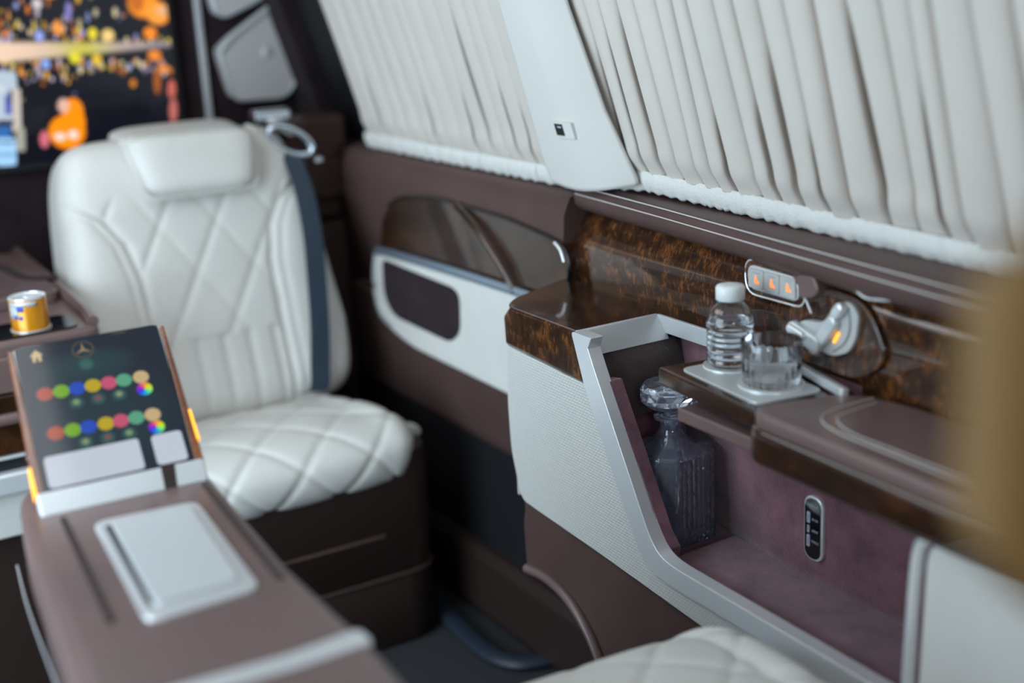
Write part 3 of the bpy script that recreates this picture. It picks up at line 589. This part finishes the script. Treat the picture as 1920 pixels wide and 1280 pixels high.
# backrest leans: bottom (y 2.45, z .41) to top (y 2.66, z .94)
bc = Vector((0.775, 2.555, 0.675)); uy = Vector((0, 0.21, 0.55)).normalized(); un = Vector((0, -0.55, 0.21)).normalized()
def bhw(t): return interp([(-1, 0.262), (-0.5, 0.272), (0.0, 0.262), (0.5, 0.248), (0.85, 0.236), (1, 0.232)], t)
def bolx(y):     # distance of the bolster seam from the centre line along the back
    return interp([(-0.30, 0.125), (-0.15, 0.125), (0.0, 0.130), (0.07, 0.145), (0.12, 0.175), (0.15, 0.215), (0.2, 0.30)], y)
def bdisp(x, y, s, t):
    b = bolx(y); d = 0.0
    e = abs(x) - b
    if e < 0 and y < 0.17:
        fade = min(1, -e / 0.02) * min(1, (0.17 - y) / 0.03)
        if y > -0.13:
            q = abs(x); d += 0.9 * fade * diamond(x + 0.02, y, 0.115, 0.19, 0.0042, 0.006, 0.45)
        else:
            k = (x / 0.052); d += -0.006 * fade * math.exp(-((k - round(k)) / 0.14) ** 2)
    d += -0.008 * math.exp(-(e / 0.006) ** 2) - 0.004 * math.exp(-((e - 0.022) / 0.005) ** 2)
    if e > 0: d += 0.013 * math.sin(min(1, e / 0.09) * PI / 2) * (1 - max(0, y - 0.08) / 0.25)
    return d
cushion('backrest', bc, (1, 0, 0), uy, un, bhw, 0.290, 0.075, 0.07, cream, seat, disp=bdisp, n=120, k=150, ex=11, corner=0.07)
pc = Vector((0.790, 2.587, 0.902))
hp_ = cushion('headrest_pillow', pc + Vector((0, -0.050, 0.0)), (1, 0, -0.015), uy, un, lambda t: 0.120 + 0.012 * t, 0.062, 0.030, 0.02, cream, seat, n=40, k=30, ex=6, corner=0.16)
cushion('pillow_top', Vector((0.790, 2.640, 0.950)), (1, 0, 0), (0, 1, 0.1), (0, 0, 1), 0.126, 0.060, 0.016, 0.02, cream, hp_, n=30, k=16, ex=5, corner=0.12)
tube('pillow_piping', [Vector((0.790, 2.5855, 0.902)) + Vector((0, -0.050, 0)) + Vector((1, 0, 0)) * px + uy * py + un * 0.004 for px, py in roundpoly([(-0.133, 0.062), (-0.109, -0.062), (0.109, -0.062), (0.133, 0.062)], .02)], 0.003, cream, hp_, n=6)
# seat cushion
def sdisp(x, y, s, t):
    fade = min(1, (1 - abs(s)) / 0.12)
    return fade * diamond(x, y, 0.115, 0.125, 0.004, 0.007)
def shw(t): return interp([(-1, 0.250), (-0.6, 0.272), (1, 0.275)], t)
# profile: rolls over the front edge; built as a lofted shell
def seatshell():
    prof = []            # (y, z, nx of normal) path from rear to the underside of the front
    ctrl = [(2.52, 0.405), (2.42, 0.425), (2.30, 0.443), (2.20, 0.447), (2.13, 0.435), (2.09, 0.405), (2.085, 0.365), (2.105, 0.335), (2.15, 0.325)]
    path = smoothpath([(0, y, z) for y, z in ctrl], 14)
    L = [0]
    for a, b in zip(path, path[1:]): L.append(L[-1] + (b - a).length)
    cx = 0.782; nU = 110; v = []; f = []
    for i, p in enumerate(path):
        t = (path[min(i + 1, len(path) - 1)] - path[max(i - 1, 0)]).normalized(); n = Vector((0, t.z, -t.y))
        if n.z < 0 and p.y > 2.2: n = -n
        if i and n.dot(pn) < 0: n = -n
        pn = n
        for j in range(nU + 1):
            s = math.sin(PI / 2 * (2 * j / nU - 1)) * 0.5 + (2 * j / nU - 1) * 0.5
            W = 0.266 - 0.060 * min(1, max(0, (p.y - 2.12) / 0.22))
            q_ = min(1, max(0, (2.32 - p.y) / 0.2)); rnd_y = 0.075 * abs(s) ** 6 * q_ * q_ * (3 - 2 * q_)
            drop = 0.06 * (1 - math.sqrt(max(0, 1 - abs(s) ** 5)))
            bol = 0.014 * math.exp(-((abs(s) - 0.80) / 0.13) ** 2)
            fade = min(1, (1 - abs(s)) / 0.15)
            d = fade * diamond(s * W, L[i], 0.135, 0.15, 0.0036, 0.0065) + bol
            q = Vector((cx + s * W, p.y, p.z)) + n * (d - drop) + Vector((0, rnd_y, 0))
            if p.z < 0.40: q.x = cx + s * (W - 0.02 * abs(s) * min(1, (0.40 - p.z) / 0.06))
            v.append(q)
    m_ = len(path)
    for i in range(m_ - 1):
        for j in range(nU): f.append([i * (nU + 1) + j, i * (nU + 1) + j + 1, (i + 1) * (nU + 1) + j + 1, (i + 1) * (nU + 1) + j])
    return v, f
v, f = seatshell()
o = obj('seat_cushion', v, f, cream, seat, 0); md = o.modifiers.new('solid', 'SOLIDIFY'); md.thickness = 0.02; md.offset = -1
# plinth
def plr(z, g=0.0): return [(x, y, z) for x, y in roundpoly([(0.530 - g, 2.62), (0.530 - g, 2.105 - g), (1.045 + g, 2.105 - g), (1.045 + g, 2.62)], [.03, .07, .07, .03], 8)]
loft('seat_base', [plr(0.0, -.006), plr(0.01), plr(0.138), plr(0.142, -.004), plr(0.146), plr(0.345, .004), plr(0.385, .0), plr(0.39, -.03)], brown_dk, seat, sharp=45)
tube('base_seam', [(x, y - .001, 0.234) for x, y in ((0.56, 2.104), (0.70, 2.104), (0.88, 2.104), (0.93, 2.104))], 0.0035, brown, seat, n=6)
tube('base_seam', [(x, y, 0.1475) for x, y in roundpoly([(0.53, 2.30), (0.530, 2.104), (1.046, 2.104), (1.046, 2.60)], [0, .07, .07, 0], 8)], 0.003, brown, seat, n=6)
quad('seat_side_shell', [(1.058, 2.47, 0.36), (1.058, 2.70, 0.36), (1.03, 2.80, 0.86), (1.03, 2.66, 0.86)], brown_dk, seat, 0.02)

# seat belt with its guide
sb = thing('seat_belt', (1.0, 2.60, 0.60), 'dark blue seat belt hanging over the far cream seat from its guide', 'seat belt')
cl = [(1.000, 2.580, 0.900), (0.996, 2.512, 0.83), (0.984, 2.455, 0.745), (0.970, 2.420, 0.66), (0.958, 2.395, 0.58), (0.945, 2.380, 0.50), (0.932, 2.366, 0.455), (0.91, 2.385, 0.447)]
ribbon('webbing', smoothpath(cl, 6), 0.040, 0.0022, (1, -0.05, -0.12), webbing, sb)
polished = mat('polished_steel', (0.70, 0.78, 0.86), 0.18, 0.95)
g = tube('guide_loop', [(1.003 + 0.042 * math.cos(a), 2.575 - 0.01 * math.cos(a), 0.918 + 0.026 * math.sin(a) - 0.018 * math.cos(a)) for a in np.linspace(0, 2 * PI, 28)[:-1]], 0.0095, polished, sb, closed=True, up=(0, 1, 0), sx=0.8)
box('guide_bracket', 0.965, 1.045, 2.66, 2.70, 0.950, 0.975, polished, sb, bevel=0.006)
tube('guide_stem', [(1.0, 2.675, 0.955), (1.010, 2.64, 0.942), (1.020, 2.605, 0.935)], 0.012, silverp, sb)
lathe('belt_button', [(0.010, 0), (0.010, 0.006), (0.006, 0.010)], (1.065, 2.585, 0.868), silverp, sb, n=16)
ret = thing('belt_retractor_cover', (1.15, 2.76, 0.72), 'brown moulded belt retractor cover behind the far seat shoulder', 'cover')
box('cover_body', 1.085, 1.195, 2.72, 2.82, 0.72, 0.945, brown, ret, bevel=0.014)
box('cover_step', 1.090, 1.200, 2.695, 2.74, 0.77, 0.85, brown, ret, bevel=0.008)
box('cover_lower', 1.10, 1.20, 2.70, 2.80, 0.30, 0.715, brown, ret, bevel=0.012)

# ================================================================== PARTITION: TV AND SPEAKERS
def solve(X, Z):
    # layout units of the picture: q to the right, p downwards
    q = np.zeros_like(X); p = np.zeros_like(X)
    for _ in range(6):
        q = (X - 0.506 - (312 - p) * 0.00014) / 0.00115
        p = 312 - 0.115 * q - (Z - 0.884) / 0.00115
    return q, p
def tvpaint(u, v):
    X = 0.05 + 0.85 * u; Z = 0.884 + 0.48 * v; q, p = solve(X, Z)
    rgb = np.zeros(q.shape + (3,)); rgb[:] = (0.003, 0.004, 0.009)
    rs = np.random.RandomState(4)
    def add(cx, cy, rx, ry, col, a=1.0, soft=0.5):
        e = 8 if cx < 40 and 150 < cy < 300 else 2
        d = np.abs((q - cx) / rx) ** e + np.abs((p - cy) / ry) ** e
        w = np.clip((1.15 - d) / soft, 0, 1)[..., None] * a
        rgb[:] = rgb * (1 - w) + np.array(col) * w
    cols = [(0.9, 0.25, 0.02), (0.85, 0.45, 0.05), (0.8, 0.7, 0.45), (0.75, 0.6, 0.05), (0.35, 0.4, 0.75), (0.6, 0.5, 0.6), (0.9, 0.33, 0.15), (0.55, 0.4, 0.22)]
    for _ in range(620):
        cx = rs.uniform(-420, 320); up_ = rs.rand() < 0.55
        yb = 98 - 0.05 * cx * 0.6
        cy = yb - abs(rs.normal(0, 30)) - 8 if up_ else yb + 22 + abs(rs.normal(0, 26))
        if cx > 150 and not (70 < cy < 135): continue
        r = rs.uniform(1.5, 4.2); add(cx, cy, r, r * rs.uniform(1, 2.4), cols[rs.randint(8)], rs.uniform(0.35, 0.95))
    for _ in range(120):   # fine skyline above
        cx = rs.uniform(-420, 240); add(cx, rs.uniform(-110, 40), rs.uniform(1.5, 5), rs.uniform(3, 12), cols[rs.randint(8)], rs.uniform(0.3, 0.8))
    # glowing shoreline
    yb = 108 - 0.085 * q
    w = np.clip((22 - 0.045 * np.maximum(q, 0) - np.abs(p - yb)) / 9, 0, 1)[..., None]
    mix = np.clip(q / 300, 0, 1)[..., None]
    bandc = np.array((0.85, 0.62, 0.45)) * (1 - mix) + np.array((0.30, 0.26, 0.30)) * mix
    gy = np.exp(-((q - 150) / 45) ** 2)[..., None]; bandc = bandc * (1 - gy) + np.array((0.55, 0.50, 0.08)) * gy
    rgb[:] = rgb * (1 - w) + bandc * w
    for c in ((262, 10, 30, 26, (0.9, 0.28, 0.01)), (290, 25, 24, 22, (0.95, 0.33, 0.03)), (275, 62, 13, 12, (0.9, 0.25, 0.01)), (250, 5, 14, 20, (0.55, 0.13, 0.005)), (90, 0, 16, 10, (0.9, 0.25, 0.05)),
              (300, 20, 16, 9, (0.75, 0.42, 0.20)), (283, 103, 13, 10, (0.85, 0.25, 0.02)), (300, 128, 14, 8, (0.75, 0.25, 0.05)), (288, 150, 7, 26, (0.35, 0.09, 0.01)), (316, 165, 8, 18, (0.55, 0.12, 0.08)), (319, 205, 8, 24, (0.50, 0.14, 0.12)),
              (242, 156, 6, 8, (0.6, 0.2, 0.01)), (135, 112, 10, 12, (0.75, 0.65, 0.03)), (175, 115, 9, 12, (0.75, 0.5, 0.02)), (83, 126, 8, 10, (0.25, 0.38, 0.85)), (73, 77, 8, 9, (0.3, 0.4, 0.9)),
              (168, 68, 9, 11, (0.8, 0.65, 0.03)), (196, 70, 12, 12, (0.85, 0.6, 0.2)), (105, 60, 8, 14, (0.85, 0.3, 0.05)), (70, 20, 9, 10, (0.6, 0.55, 0.55)), (125, 30, 6, 18, (0.2, 0.2, 0.5)),
              (78, 262, 9, 16, (0.65, 0.15, 0.2)), (8, 185, 24, 45, (0.45, 0.55, 0.65)), (18, 200, 8, 18, (0.08, 0.10, 0.4)), (30, 210, 8, 40, (0.55, 0.5, 0.45)), (5, 250, 14, 12, (0.02, 0.13, 0.40)), (10, 285, 18, 26, (0.35, 0.62, 0.9)), (36, 262, 8, 22, (0.35, 0.35, 0.30)), (4, 172, 5, 6, (0.6, 0.65, 0.7)), (14, 230, 12, 3, (0.05, 0.06, 0.10)), (10, 268, 16, 2, (0.05, 0.09, 0.2)), (10, 290, 16, 2, (0.10, 0.25, 0.45)), (20, 185, 3, 12, (0.05, 0.06, 0.12))):
        add(*c)
    # orange flame-shaped lantern
    add(130, 212, 19, 26, (1.0, 0.28, 0.0), 1, 0.3); add(119, 248, 33, 31, (1.0, 0.28, 0.0), 1, 0.3); add(135, 230, 17, 24, (1.0, 0.28, 0.0), 1, 0.3)
    add(113, 200, 11, 14, (0.75, 0.45, 0.35), 1, 0.6); add(106, 257, 11, 8, (0.95, 0.72, 0.62), 1, 0.6); add(130, 253, 10, 9, (0.95, 0.72, 0.62), 1, 0.6)
    return rgb
tv = thing('television', (0.45, 2.985, 0.88), 'wide television showing a night city on the rear partition', 'television')
box('tv_frame', 0.035, 0.915, 2.972, 3.0, 0.868, 1.38, blackp, tv, bevel=0.004)
canvas('screen', (0.05, 2.9705, 0.884), (0.85, 0, 0), (0, 0, 0.48), 430, 244, tvpaint, screen_mat('tv_picture', 1.15), tv, label='lit screen with orange and white city lights mirrored in water')
sp1 = [(1.003, 1.087), (1.027, 1.108), (1.149, 1.182), (1.183, 1.198), (1.187, 1.115), (1.178, 1.007), (1.165, 0.983), (1.140, 0.971), (1.037, 0.974), (1.024, 0.987)]
s1 = thing('speaker', (1.10, 2.97, 0.97), 'five-sided metal speaker grille above the belt guide', 'speaker')
spl = roundpoly(sp1, .012)
prism('grille', spl, 'y', 2.955, 3.0, dimmetal, s1, bevel=0.004)
tube('grille_edge', [(x, 2.957, z) for x, z in spl], 0.0045, silverp, s1, n=8, closed=True)
tube('grille_highlight_edge', smoothpath([(1.004, 2.952, 1.086), (1.030, 2.952, 1.112), (1.085, 2.952, 1.146), (1.149, 2.952, 1.185)], 5), 0.0075, chrome, s1, n=8)
lathe('dust_cap', [(0.014, 0), (0.011, 0.004), (0.004, 0.006)], (0, 0, 0), dimmetal, None, n=20).parent = s1
dcap = [o for o in s1.children if o.name.startswith('dust_cap')][0]; dcap.location = Vector((1.115, 2.956, 1.075)) - WL[s1.name]; dcap.rotation_euler = (PI / 2, 0, 0)
sp2 = roundpoly([(1.001, 1.197), (1.009, 1.165), (1.027, 1.160), (1.10, 1.188), (1.15, 1.215), (1.15, 1.30), (1.003, 1.30)], .012)
s2 = thing('speaker', (1.07, 2.97, 1.16), 'small metal speaker grille cut by the top edge of the photo', 'speaker')
prism('grille', sp2, 'y', 2.955, 3.0, dimmetal, s2, bevel=0.004)
tube('grille_edge', [(x, 2.957, z) for x, z in sp2], 0.0045, silverp, s2, n=8, closed=True)

# ================================================================== FAR CONSOLE WITH CAN
fc = thing('far_centre_console', (0.30, 2.50, 0.0), 'brown leather centre console left of the far seat, holding the can', 'console')
fo_ = roundpoly([(0.02, 2.205), (0.495, 2.205), (0.500, 2.32), (0.503, 2.60), (0.506, 2.84), (0.47, 2.93), (0.02, 2.93)], [0, .03, 0, 0, .05, .05, 0], 6)
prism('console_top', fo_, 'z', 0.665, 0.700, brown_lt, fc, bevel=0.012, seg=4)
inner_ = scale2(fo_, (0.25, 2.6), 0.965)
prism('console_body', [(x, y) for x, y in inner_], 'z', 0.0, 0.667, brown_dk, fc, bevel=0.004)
tube('rim_roll', smoothpath([(0.486, 2.222, 0.704), (0.491, 2.32, 0.707), (0.494, 2.50, 0.709), (0.497, 2.70, 0.712), (0.496, 2.80, 0.714), (0.50, 2.90, 0.714)], 6), 0.010, brown_lt, fc)
lid = prism('storage_lid', roundpoly([(0.02, 2.425), (0.478, 2.425), (0.486, 2.60), (0.500, 2.78), (0.48, 2.86), (0.02, 2.86)], [0, .02, 0, .03, .03, 0]), 'z', 0.699, 0.722, brown_lt, fc, bevel=0.005)
tube('lid_groove', smoothpath([(0.40, 2.80, 0.722), (0.435, 2.70, 0.722), (0.445, 2.60, 0.722), (0.465, 2.545, 0.722), (0.50, 2.53, 0.7215)], 6), 0.006, suede_dk, lid, sx=1.5)
box('front_brown_panel', 0.03, 0.480, 2.196, 2.21, 0.616, 0.675, brown_lt, fc, bevel=0.004)
box('front_wood_panel', 0.03, 0.478, 2.194, 2.21, 0.513, 0.614, wood_cap, fc, bevel=0.003)
tube('wood_highlight_rib', [(0.03, 2.192, 0.575), (0.47, 2.192, 0.575)], 0.010, brown_lt, fc)
box('thin_chrome_line', 0.03, 0.478, 2.190, 2.21, 0.508, 0.513, chrome, fc, bevel=0.001)
box('black_slot', 0.03, 0.478, 2.200, 2.21, 0.486, 0.508, blackp, fc)
box('chrome_bar', 0.03, 0.478, 2.180, 2.21, 0.449, 0.486, chrome, fc, bevel=0.006)
box('cream_front_panel', 0.03, 0.478, 2.195, 2.21, 0.372, 0.449, perf, fc, bevel=0.003)
ch = prism('cup_holder', rrect(0.25, 0.462, 2.214, 2.312, 0.02), 'z', 0.698, 0.7035, blackgloss, fc, bevel=0.001)
lathe('cup_ring', [(0.0305, 0), (0.0325, 0), (0.0325, 0.0015), (0.0305, 0.0015)], (0.392, 2.252, 0.7035), chrome, ch, n=40)
lathe('cup_ring', [(0.028, 0), (0.032, 0), (0.032, 0.003), (0.028, 0.003)], (0.300, 2.258, 0.7035), chrome, ch, n=40)
cx, cy, cz = 0.392, 2.252, 0.7040
can = thing('drink_can', (cx, cy, cz - 0.001), 'short orange drink can with blue and silver label in the far cup holder', 'can')
lathe('can_body', [(0.028, 0.0), (0.0300, 0.002), (0.0300, 0.0500), (0.0293, 0.0520)], (cx, cy, cz), orange_can, can, n=48)
lathe('can_rim', [(0.0292, 0.0515), (0.0301, 0.0525), (0.0301, 0.0545), (0.0283, 0.0552), (0.0278, 0.0532), (0.001, 0.0530)], (cx, cy, cz), chrome, can, n=48)
prism('pull_tab', rrect(cx - 0.006, cx + 0.012, cy - 0.006, cy + 0.006, 0.005), 'z', cz + 0.0532, cz + 0.0548, chrome, can)
def canpatch(name, a0, a1, z0, z1, m):
    def fn(u, v):
        a = math.radians(a0 + (a1 - a0) * u); return (cx + 0.0303 * math.cos(a), cy + 0.0303 * math.sin(a), cz + z0 + (z1 - z0) * v)
    return sheet(name, fn, 10, 2, m, can, thick=0.0003)
lbl_b = mat('blue_label_print', (0.03, 0.08, 0.45), 0.4); lbl_s = mat('silver_label_print', (0.62, 0.64, 0.66), 0.35, 0.3)
canpatch('label_print', 190, 288, 0.042, 0.0495, lbl_s); canpatch('label_print', 190, 226, 0.022, 0.043, lbl_s)
canpatch('label_print', 222, 245, 0.034, 0.0435, lbl_b); canpatch('label_print', 212, 222, 0.022, 0.028, lbl_b); canpatch('label_print', 228, 240, 0.020, 0.027, lbl_b)

# ================================================================== NEAR CONSOLE
nc = thing('near_centre_console', (0.31, 1.2, 0.0), 'near blurred brown leather console with a chrome tray, tablet mounted at its end', 'console')
def xl(Y): return interp([(0.4, 0.135), (1.0, 0.166), (1.37, 0.192), (1.46, 0.200)], Y)
def xr(Y): return interp([(0.4, 0.365), (0.95, 0.402), (1.15, 0.400), (1.43, 0.418)], Y)
topo = roundpoly([(xl(0.4), 0.4), (xl(1.0), 1.0), (0.198, 1.37), (0.222, 1.525), (0.300, 1.545), (0.408, 1.530), (0.420, 1.43), (0.402, 1.15), (0.403, 0.95), (xr(0.4), 0.4)], [0, 0, .05, .05, .03, .03, .03, 0, .02, 0], 6)
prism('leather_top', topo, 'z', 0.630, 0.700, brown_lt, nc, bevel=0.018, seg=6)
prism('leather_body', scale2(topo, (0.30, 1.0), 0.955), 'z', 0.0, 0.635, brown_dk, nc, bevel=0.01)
tube('side_chrome_line', smoothpath([(0.206, 1.50, 0.615), (0.193, 1.37, 0.612), (0.180, 1.15, 0.608), (0.168, 0.98, 0.600)], 6), 0.0010, satin, nc, n=8)
prism('tray_rim', [(0.2665, 1.356), (0.3775, 1.344), (0.3580, 1.098), (0.2485, 1.094)] and roundpoly([(0.2665, 1.356), (0.3775, 1.344), (0.3580, 1.098), (0.2485, 1.094)], 0.018), 'z', 0.694, 0.7035, satin, nc, bevel=0.003)
prism('tray_lid', roundpoly([(0.281, 1.337), (0.3645, 1.329), (0.3460, 1.122), (0.2645, 1.120)], 0.008), 'z', 0.700, 0.7062, silverp, nc, bevel=0.0015)
prism('tray_slot', [(0.2745, 1.333), (0.2805, 1.334), (0.2640, 1.124), (0.2590, 1.128)], 'z', 0.7030, 0.7042, blackp, nc)
for a, b in (((0.400, 1.392), (0.381, 1.110)), ((0.2445, 1.392), (0.2240, 1.120))):
    tube('top_groove', [(a[0], a[1], 0.7), (b[0], b[1], 0.7)], 0.0028, brown_dk, nc, sx=1.3, n=8)
prism('cross_band', roundpoly([(0.160, 0.975), (0.25, 0.975), (0.33, 0.970), (0.400, 0.975), (0.400, 0.945), (0.33, 0.943), (0.25, 0.950), (0.160, 0.950)], .008), 'z', 0.695, 0.7012, satin, nc, bevel=0.001, label='pale metal band across the top')

# tablet
tab = thing('tablet_controller', (0.325, 1.45, 0.702), 'tilted tablet with rows of coloured dots, mounted on the near console', 'tablet')
BL = Vector((0.232, 1.43, 0.712)); e1 = Vector((0.1765, -0.006, 0)); e2 = Vector((0.0195, 0.17, 0.131)); nn = e1.cross(e2).normalized()
def tp(u, v, d=0.0): return BL + e1 * u + e2 * v + nn * d
def tprism(name, uvs, d0, d1, m, parent, bevel=0, label=None):
    n = len(uvs); v = [tp(a, b, d0) for a, b in uvs] + [tp(a, b, d1) for a, b in uvs]
    f = [list(range(n)), list(range(2 * n - 1, n - 1, -1))] + [[i, (i + 1) % n, n + (i + 1) % n, n + i] for i in range(n)]
    return obj(name, v, f, m, parent, 35, bevel, 3, label)
tprism('tablet_shell', roundpoly([(-.015, -.01), (1.015, -.01), (1.0, 1.0), (0.0, 1.0)], [0.04, .04, .07, .07]), -0.016, -0.002, silverp, tab, 0.003)
tprism('wood_side', [(-.035, 0.0), (0.03, 0.0), (0.012, 0.97), (-.022, 0.97)], -0.014, 0.001, wood_or, tab, 0.002)
tprism('wood_side', [(0.965, 0.0), (1.03, 0.0), (1.02, 0.97), (0.99, 0.97)], -0.014, 0.001, wood_or, tab, 0.002)
tprism('side_light', [(-.040, 0.02), (-.020, 0.02), (-.024, 0.20), (-.040, 0.20)], -0.010, 0.0018, lamp_or, tab, 0.0)
tprism('side_light', [(1.022, 0.16), (1.040, 0.16), (1.036, 0.36), (1.020, 0.36)], -0.010, 0.0018, lamp_or, tab, 0.0)
tprism('bottom_bar', roundpoly([(-.02, -.115), (1.02, -.115), (1.03, 0.035), (-.03, 0.035)], .03), -0.014, 0.003, silverp, tab, 0.003)
tprism('bottom_bar_gap', [(0.735, -.118), (0.815, -.118), (0.835, 0.037), (0.745, 0.037)], 0.0022, 0.0034, brown_dk, tab)
tprism('mount_block', [(0.05, -.12), (0.95, -.12), (0.95, 0.5), (0.05, 0.5)], -0.030, -0.012, brown_dk, tab)
def tabpaint(u, v):
    rgb = np.zeros(u.shape + (3,)); rgb[:] = (0.006, 0.010, 0.022)
    asp = 0.2155 / 0.1765
    def add(cx, cy, r, col, a=1.0, soft=0.25, ry=None):
        d = ((u - cx) / r) ** 2 + ((v - cy) * asp / (ry or r)) ** 2
        w = np.clip((1.1 - d) / soft, 0, 1)[..., None] * a; rgb[:] = rgb * (1 - w) + np.array(col) * w
    def rect(x0, x1, y0, y1, col):
        w = ((u > x0) & (u < x1) & (v > y0) & (v < y1))[..., None]; rgb[:] = np.where(w, np.array(col), rgb)
    add(0.45, 0.78, 0.34, (0.014, 0.045, 0.055), 0.9, 1.2, 0.16); add(0.5, 0.42, 0.5, (0.010, 0.028, 0.040), 0.8, 1.2)
    add(0.45, 0.79, 0.055, (0.03, 0.11, 0.10), 0.9, 0.9)
    # house
    g = (0.55, 0.42, 0.20)
    w = ((np.abs(u - 0.15) < (0.948 - v) * 1.0) & (v > 0.905) & (v < 0.948))[..., None]; rgb[:] = np.where(w, np.array(g), rgb)
    rect(0.122, 0.178, 0.865, 0.908, g); rect(0.142, 0.158, 0.865, 0.890, (0.006, 0.010, 0.022))
    # ring emblem with a three-pointed star
    d = np.sqrt((u - 0.45) ** 2 + ((v - 0.895) * asp) ** 2)
    gold = np.array((0.11, 0.085, 0.045))
    w = np.clip(1 - np.abs(d - 0.068) / 0.007, 0, 1)[..., None]; rgb[:] = rgb * (1 - w) + gold * w
    for a in (90, 210, 330):
        ca, sa = math.cos(math.radians(a)), math.sin(math.radians(a)); x = u - 0.45; y = (v - 0.895) * asp
        al = x * ca + y * sa; pr = np.abs(-x * sa + y * ca)
        w = ((al > 0) & (al < 0.064) & (pr < 0.012 * (1 - al / 0.064)))[..., None]; rgb[:] = np.where(w, gold * 2.2, rgb)
    rect(0.66, 0.76, 0.963, 0.970, (0.10, 0.08, 0.03))
    dots = [(0.52, 0.075, 0.018), (0.22, 0.50, 0.004), (0.01, 0.08, 0.60), (0.62, 0.47, 0.005), (0.68, 0.10, 0.20), (0.12, 0.45, 0.27), (0.72, 0.52, 0.27)]
    for row, v0 in enumerate((0.643, 0.381)):
        us = [(0.152, 0.255, 0.357, 0.458, 0.562, 0.662, 0.775), (0.165, 0.271, 0.371, 0.481, 0.577, 0.678, 0.785)][row]
        for k, uu_ in enumerate((0.332, 0.472, 0.610)):
            add(uu_, v0 - 0.095, 0.050, (0.02, 0.085, 0.085), 0.9, 0.6); add(uu_, v0 - 0.09, 0.026, ((0.25, 0.33, 0.14), (0.20, 0.06, 0.06), (0.25, 0.33, 0.14))[k], 0.8, 0.8)
        for k, c in enumerate(dots): add(us[k], v0 - 0.001 * k, 0.052, tuple(0.72 * q for q in c), 1, 0.15)
        wc = us[6] + 0.004; vc = v0 - 0.09
        dd = ((u - wc) / 0.052) ** 2 + ((v - vc) * asp / 0.052) ** 2; ang = np.arctan2((v - vc) * asp, u - wc)
        wheel = np.stack([0.5 + 0.5 * np.cos(ang - 1.2), 0.5 + 0.5 * np.cos(ang + 0.2), 0.5 + 0.5 * np.cos(ang + 2.5)], -1) ** 1.5 * 0.8
        w = (dd < 1)[..., None]; rgb[:] = np.where(w, wheel, rgb)
    def painted_reflection(x0, x1, y0, y1, r=0.025):
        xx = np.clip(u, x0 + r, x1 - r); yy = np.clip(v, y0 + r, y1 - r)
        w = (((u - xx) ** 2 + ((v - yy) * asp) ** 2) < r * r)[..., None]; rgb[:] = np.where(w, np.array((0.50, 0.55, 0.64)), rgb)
    painted_reflection(0.06, 0.655, 0.045, 0.250); painted_reflection(0.735, 0.935, 0.045, 0.245)  # pale rectangles: reflections on the glass, painted into the glowing screen picture
    return rgb
canvas('screen', tp(0.028, 0.03, 0.0012), e1 * 0.944, e2 * 0.945, 236, 288, lambda u, v: tabpaint(0.028 + 0.944 * u, 0.03 + 0.945 * v), screen_mat('tablet_picture', 1.0), tab, label='dark screen with coloured dots, a house icon and two pale painted reflections')
tprism('screen_glass_bed', roundpoly([(0.012, 0.02), (0.985, 0.02), (0.975, 0.985), (0.018, 0.985)], .04), -0.003, 0.0006, blackgloss, tab)

# ================================================================== NEAR SEAT AND FOREGROUND
ns = thing('front_seat', (0.75, 0.85, 0.0), 'cream quilted seat corner at the bottom edge, right of the console', 'seat')
cushion('seat_cushion', (0.690, 0.855, 0.470), (1, -0.06, 0), (0.06, 1, 0), (0, 0, 1), 0.222, 0.275, 0.052, 0.10, cream, ns, disp=lambda x, y, s, t: diamond(x, y, 0.12, 0.13, 0.003, 0.006) * min(1, (1 - abs(s)) / 0.25) * min(1, (1 - abs(t)) / 0.12) + 0.012 * math.exp(-((s - 0.8) / 0.12) ** 2) - 0.004 * math.exp(-((s - 0.66) / 0.03) ** 2), n=110, k=110, ex=4, corner=0.16)
box('seat_base', 0.52, 0.89, 0.58, 1.05, 0.0, 0.37, brown_dk, ns, bevel=0.02)
hr = thing('ochre_headrest', (0.44, 0.30, 1.03), 'strongly blurred ochre padded headrest edge at the right photo edge', 'headrest')
cushion('headrest_pad', (0.436, 0.272, 1.078), (0.83, -0.55, 0), (0, 0.0, 1), (-0.50, -0.80, 0.1), 0.070, 0.080, 0.022, 0.03, tan, hr, n=30, k=30, ex=3, corner=0.25)
tube('headrest_post', [(0.446, 0.287, 1.045), (0.446, 0.287, 0.90)], 0.006, chrome, hr)
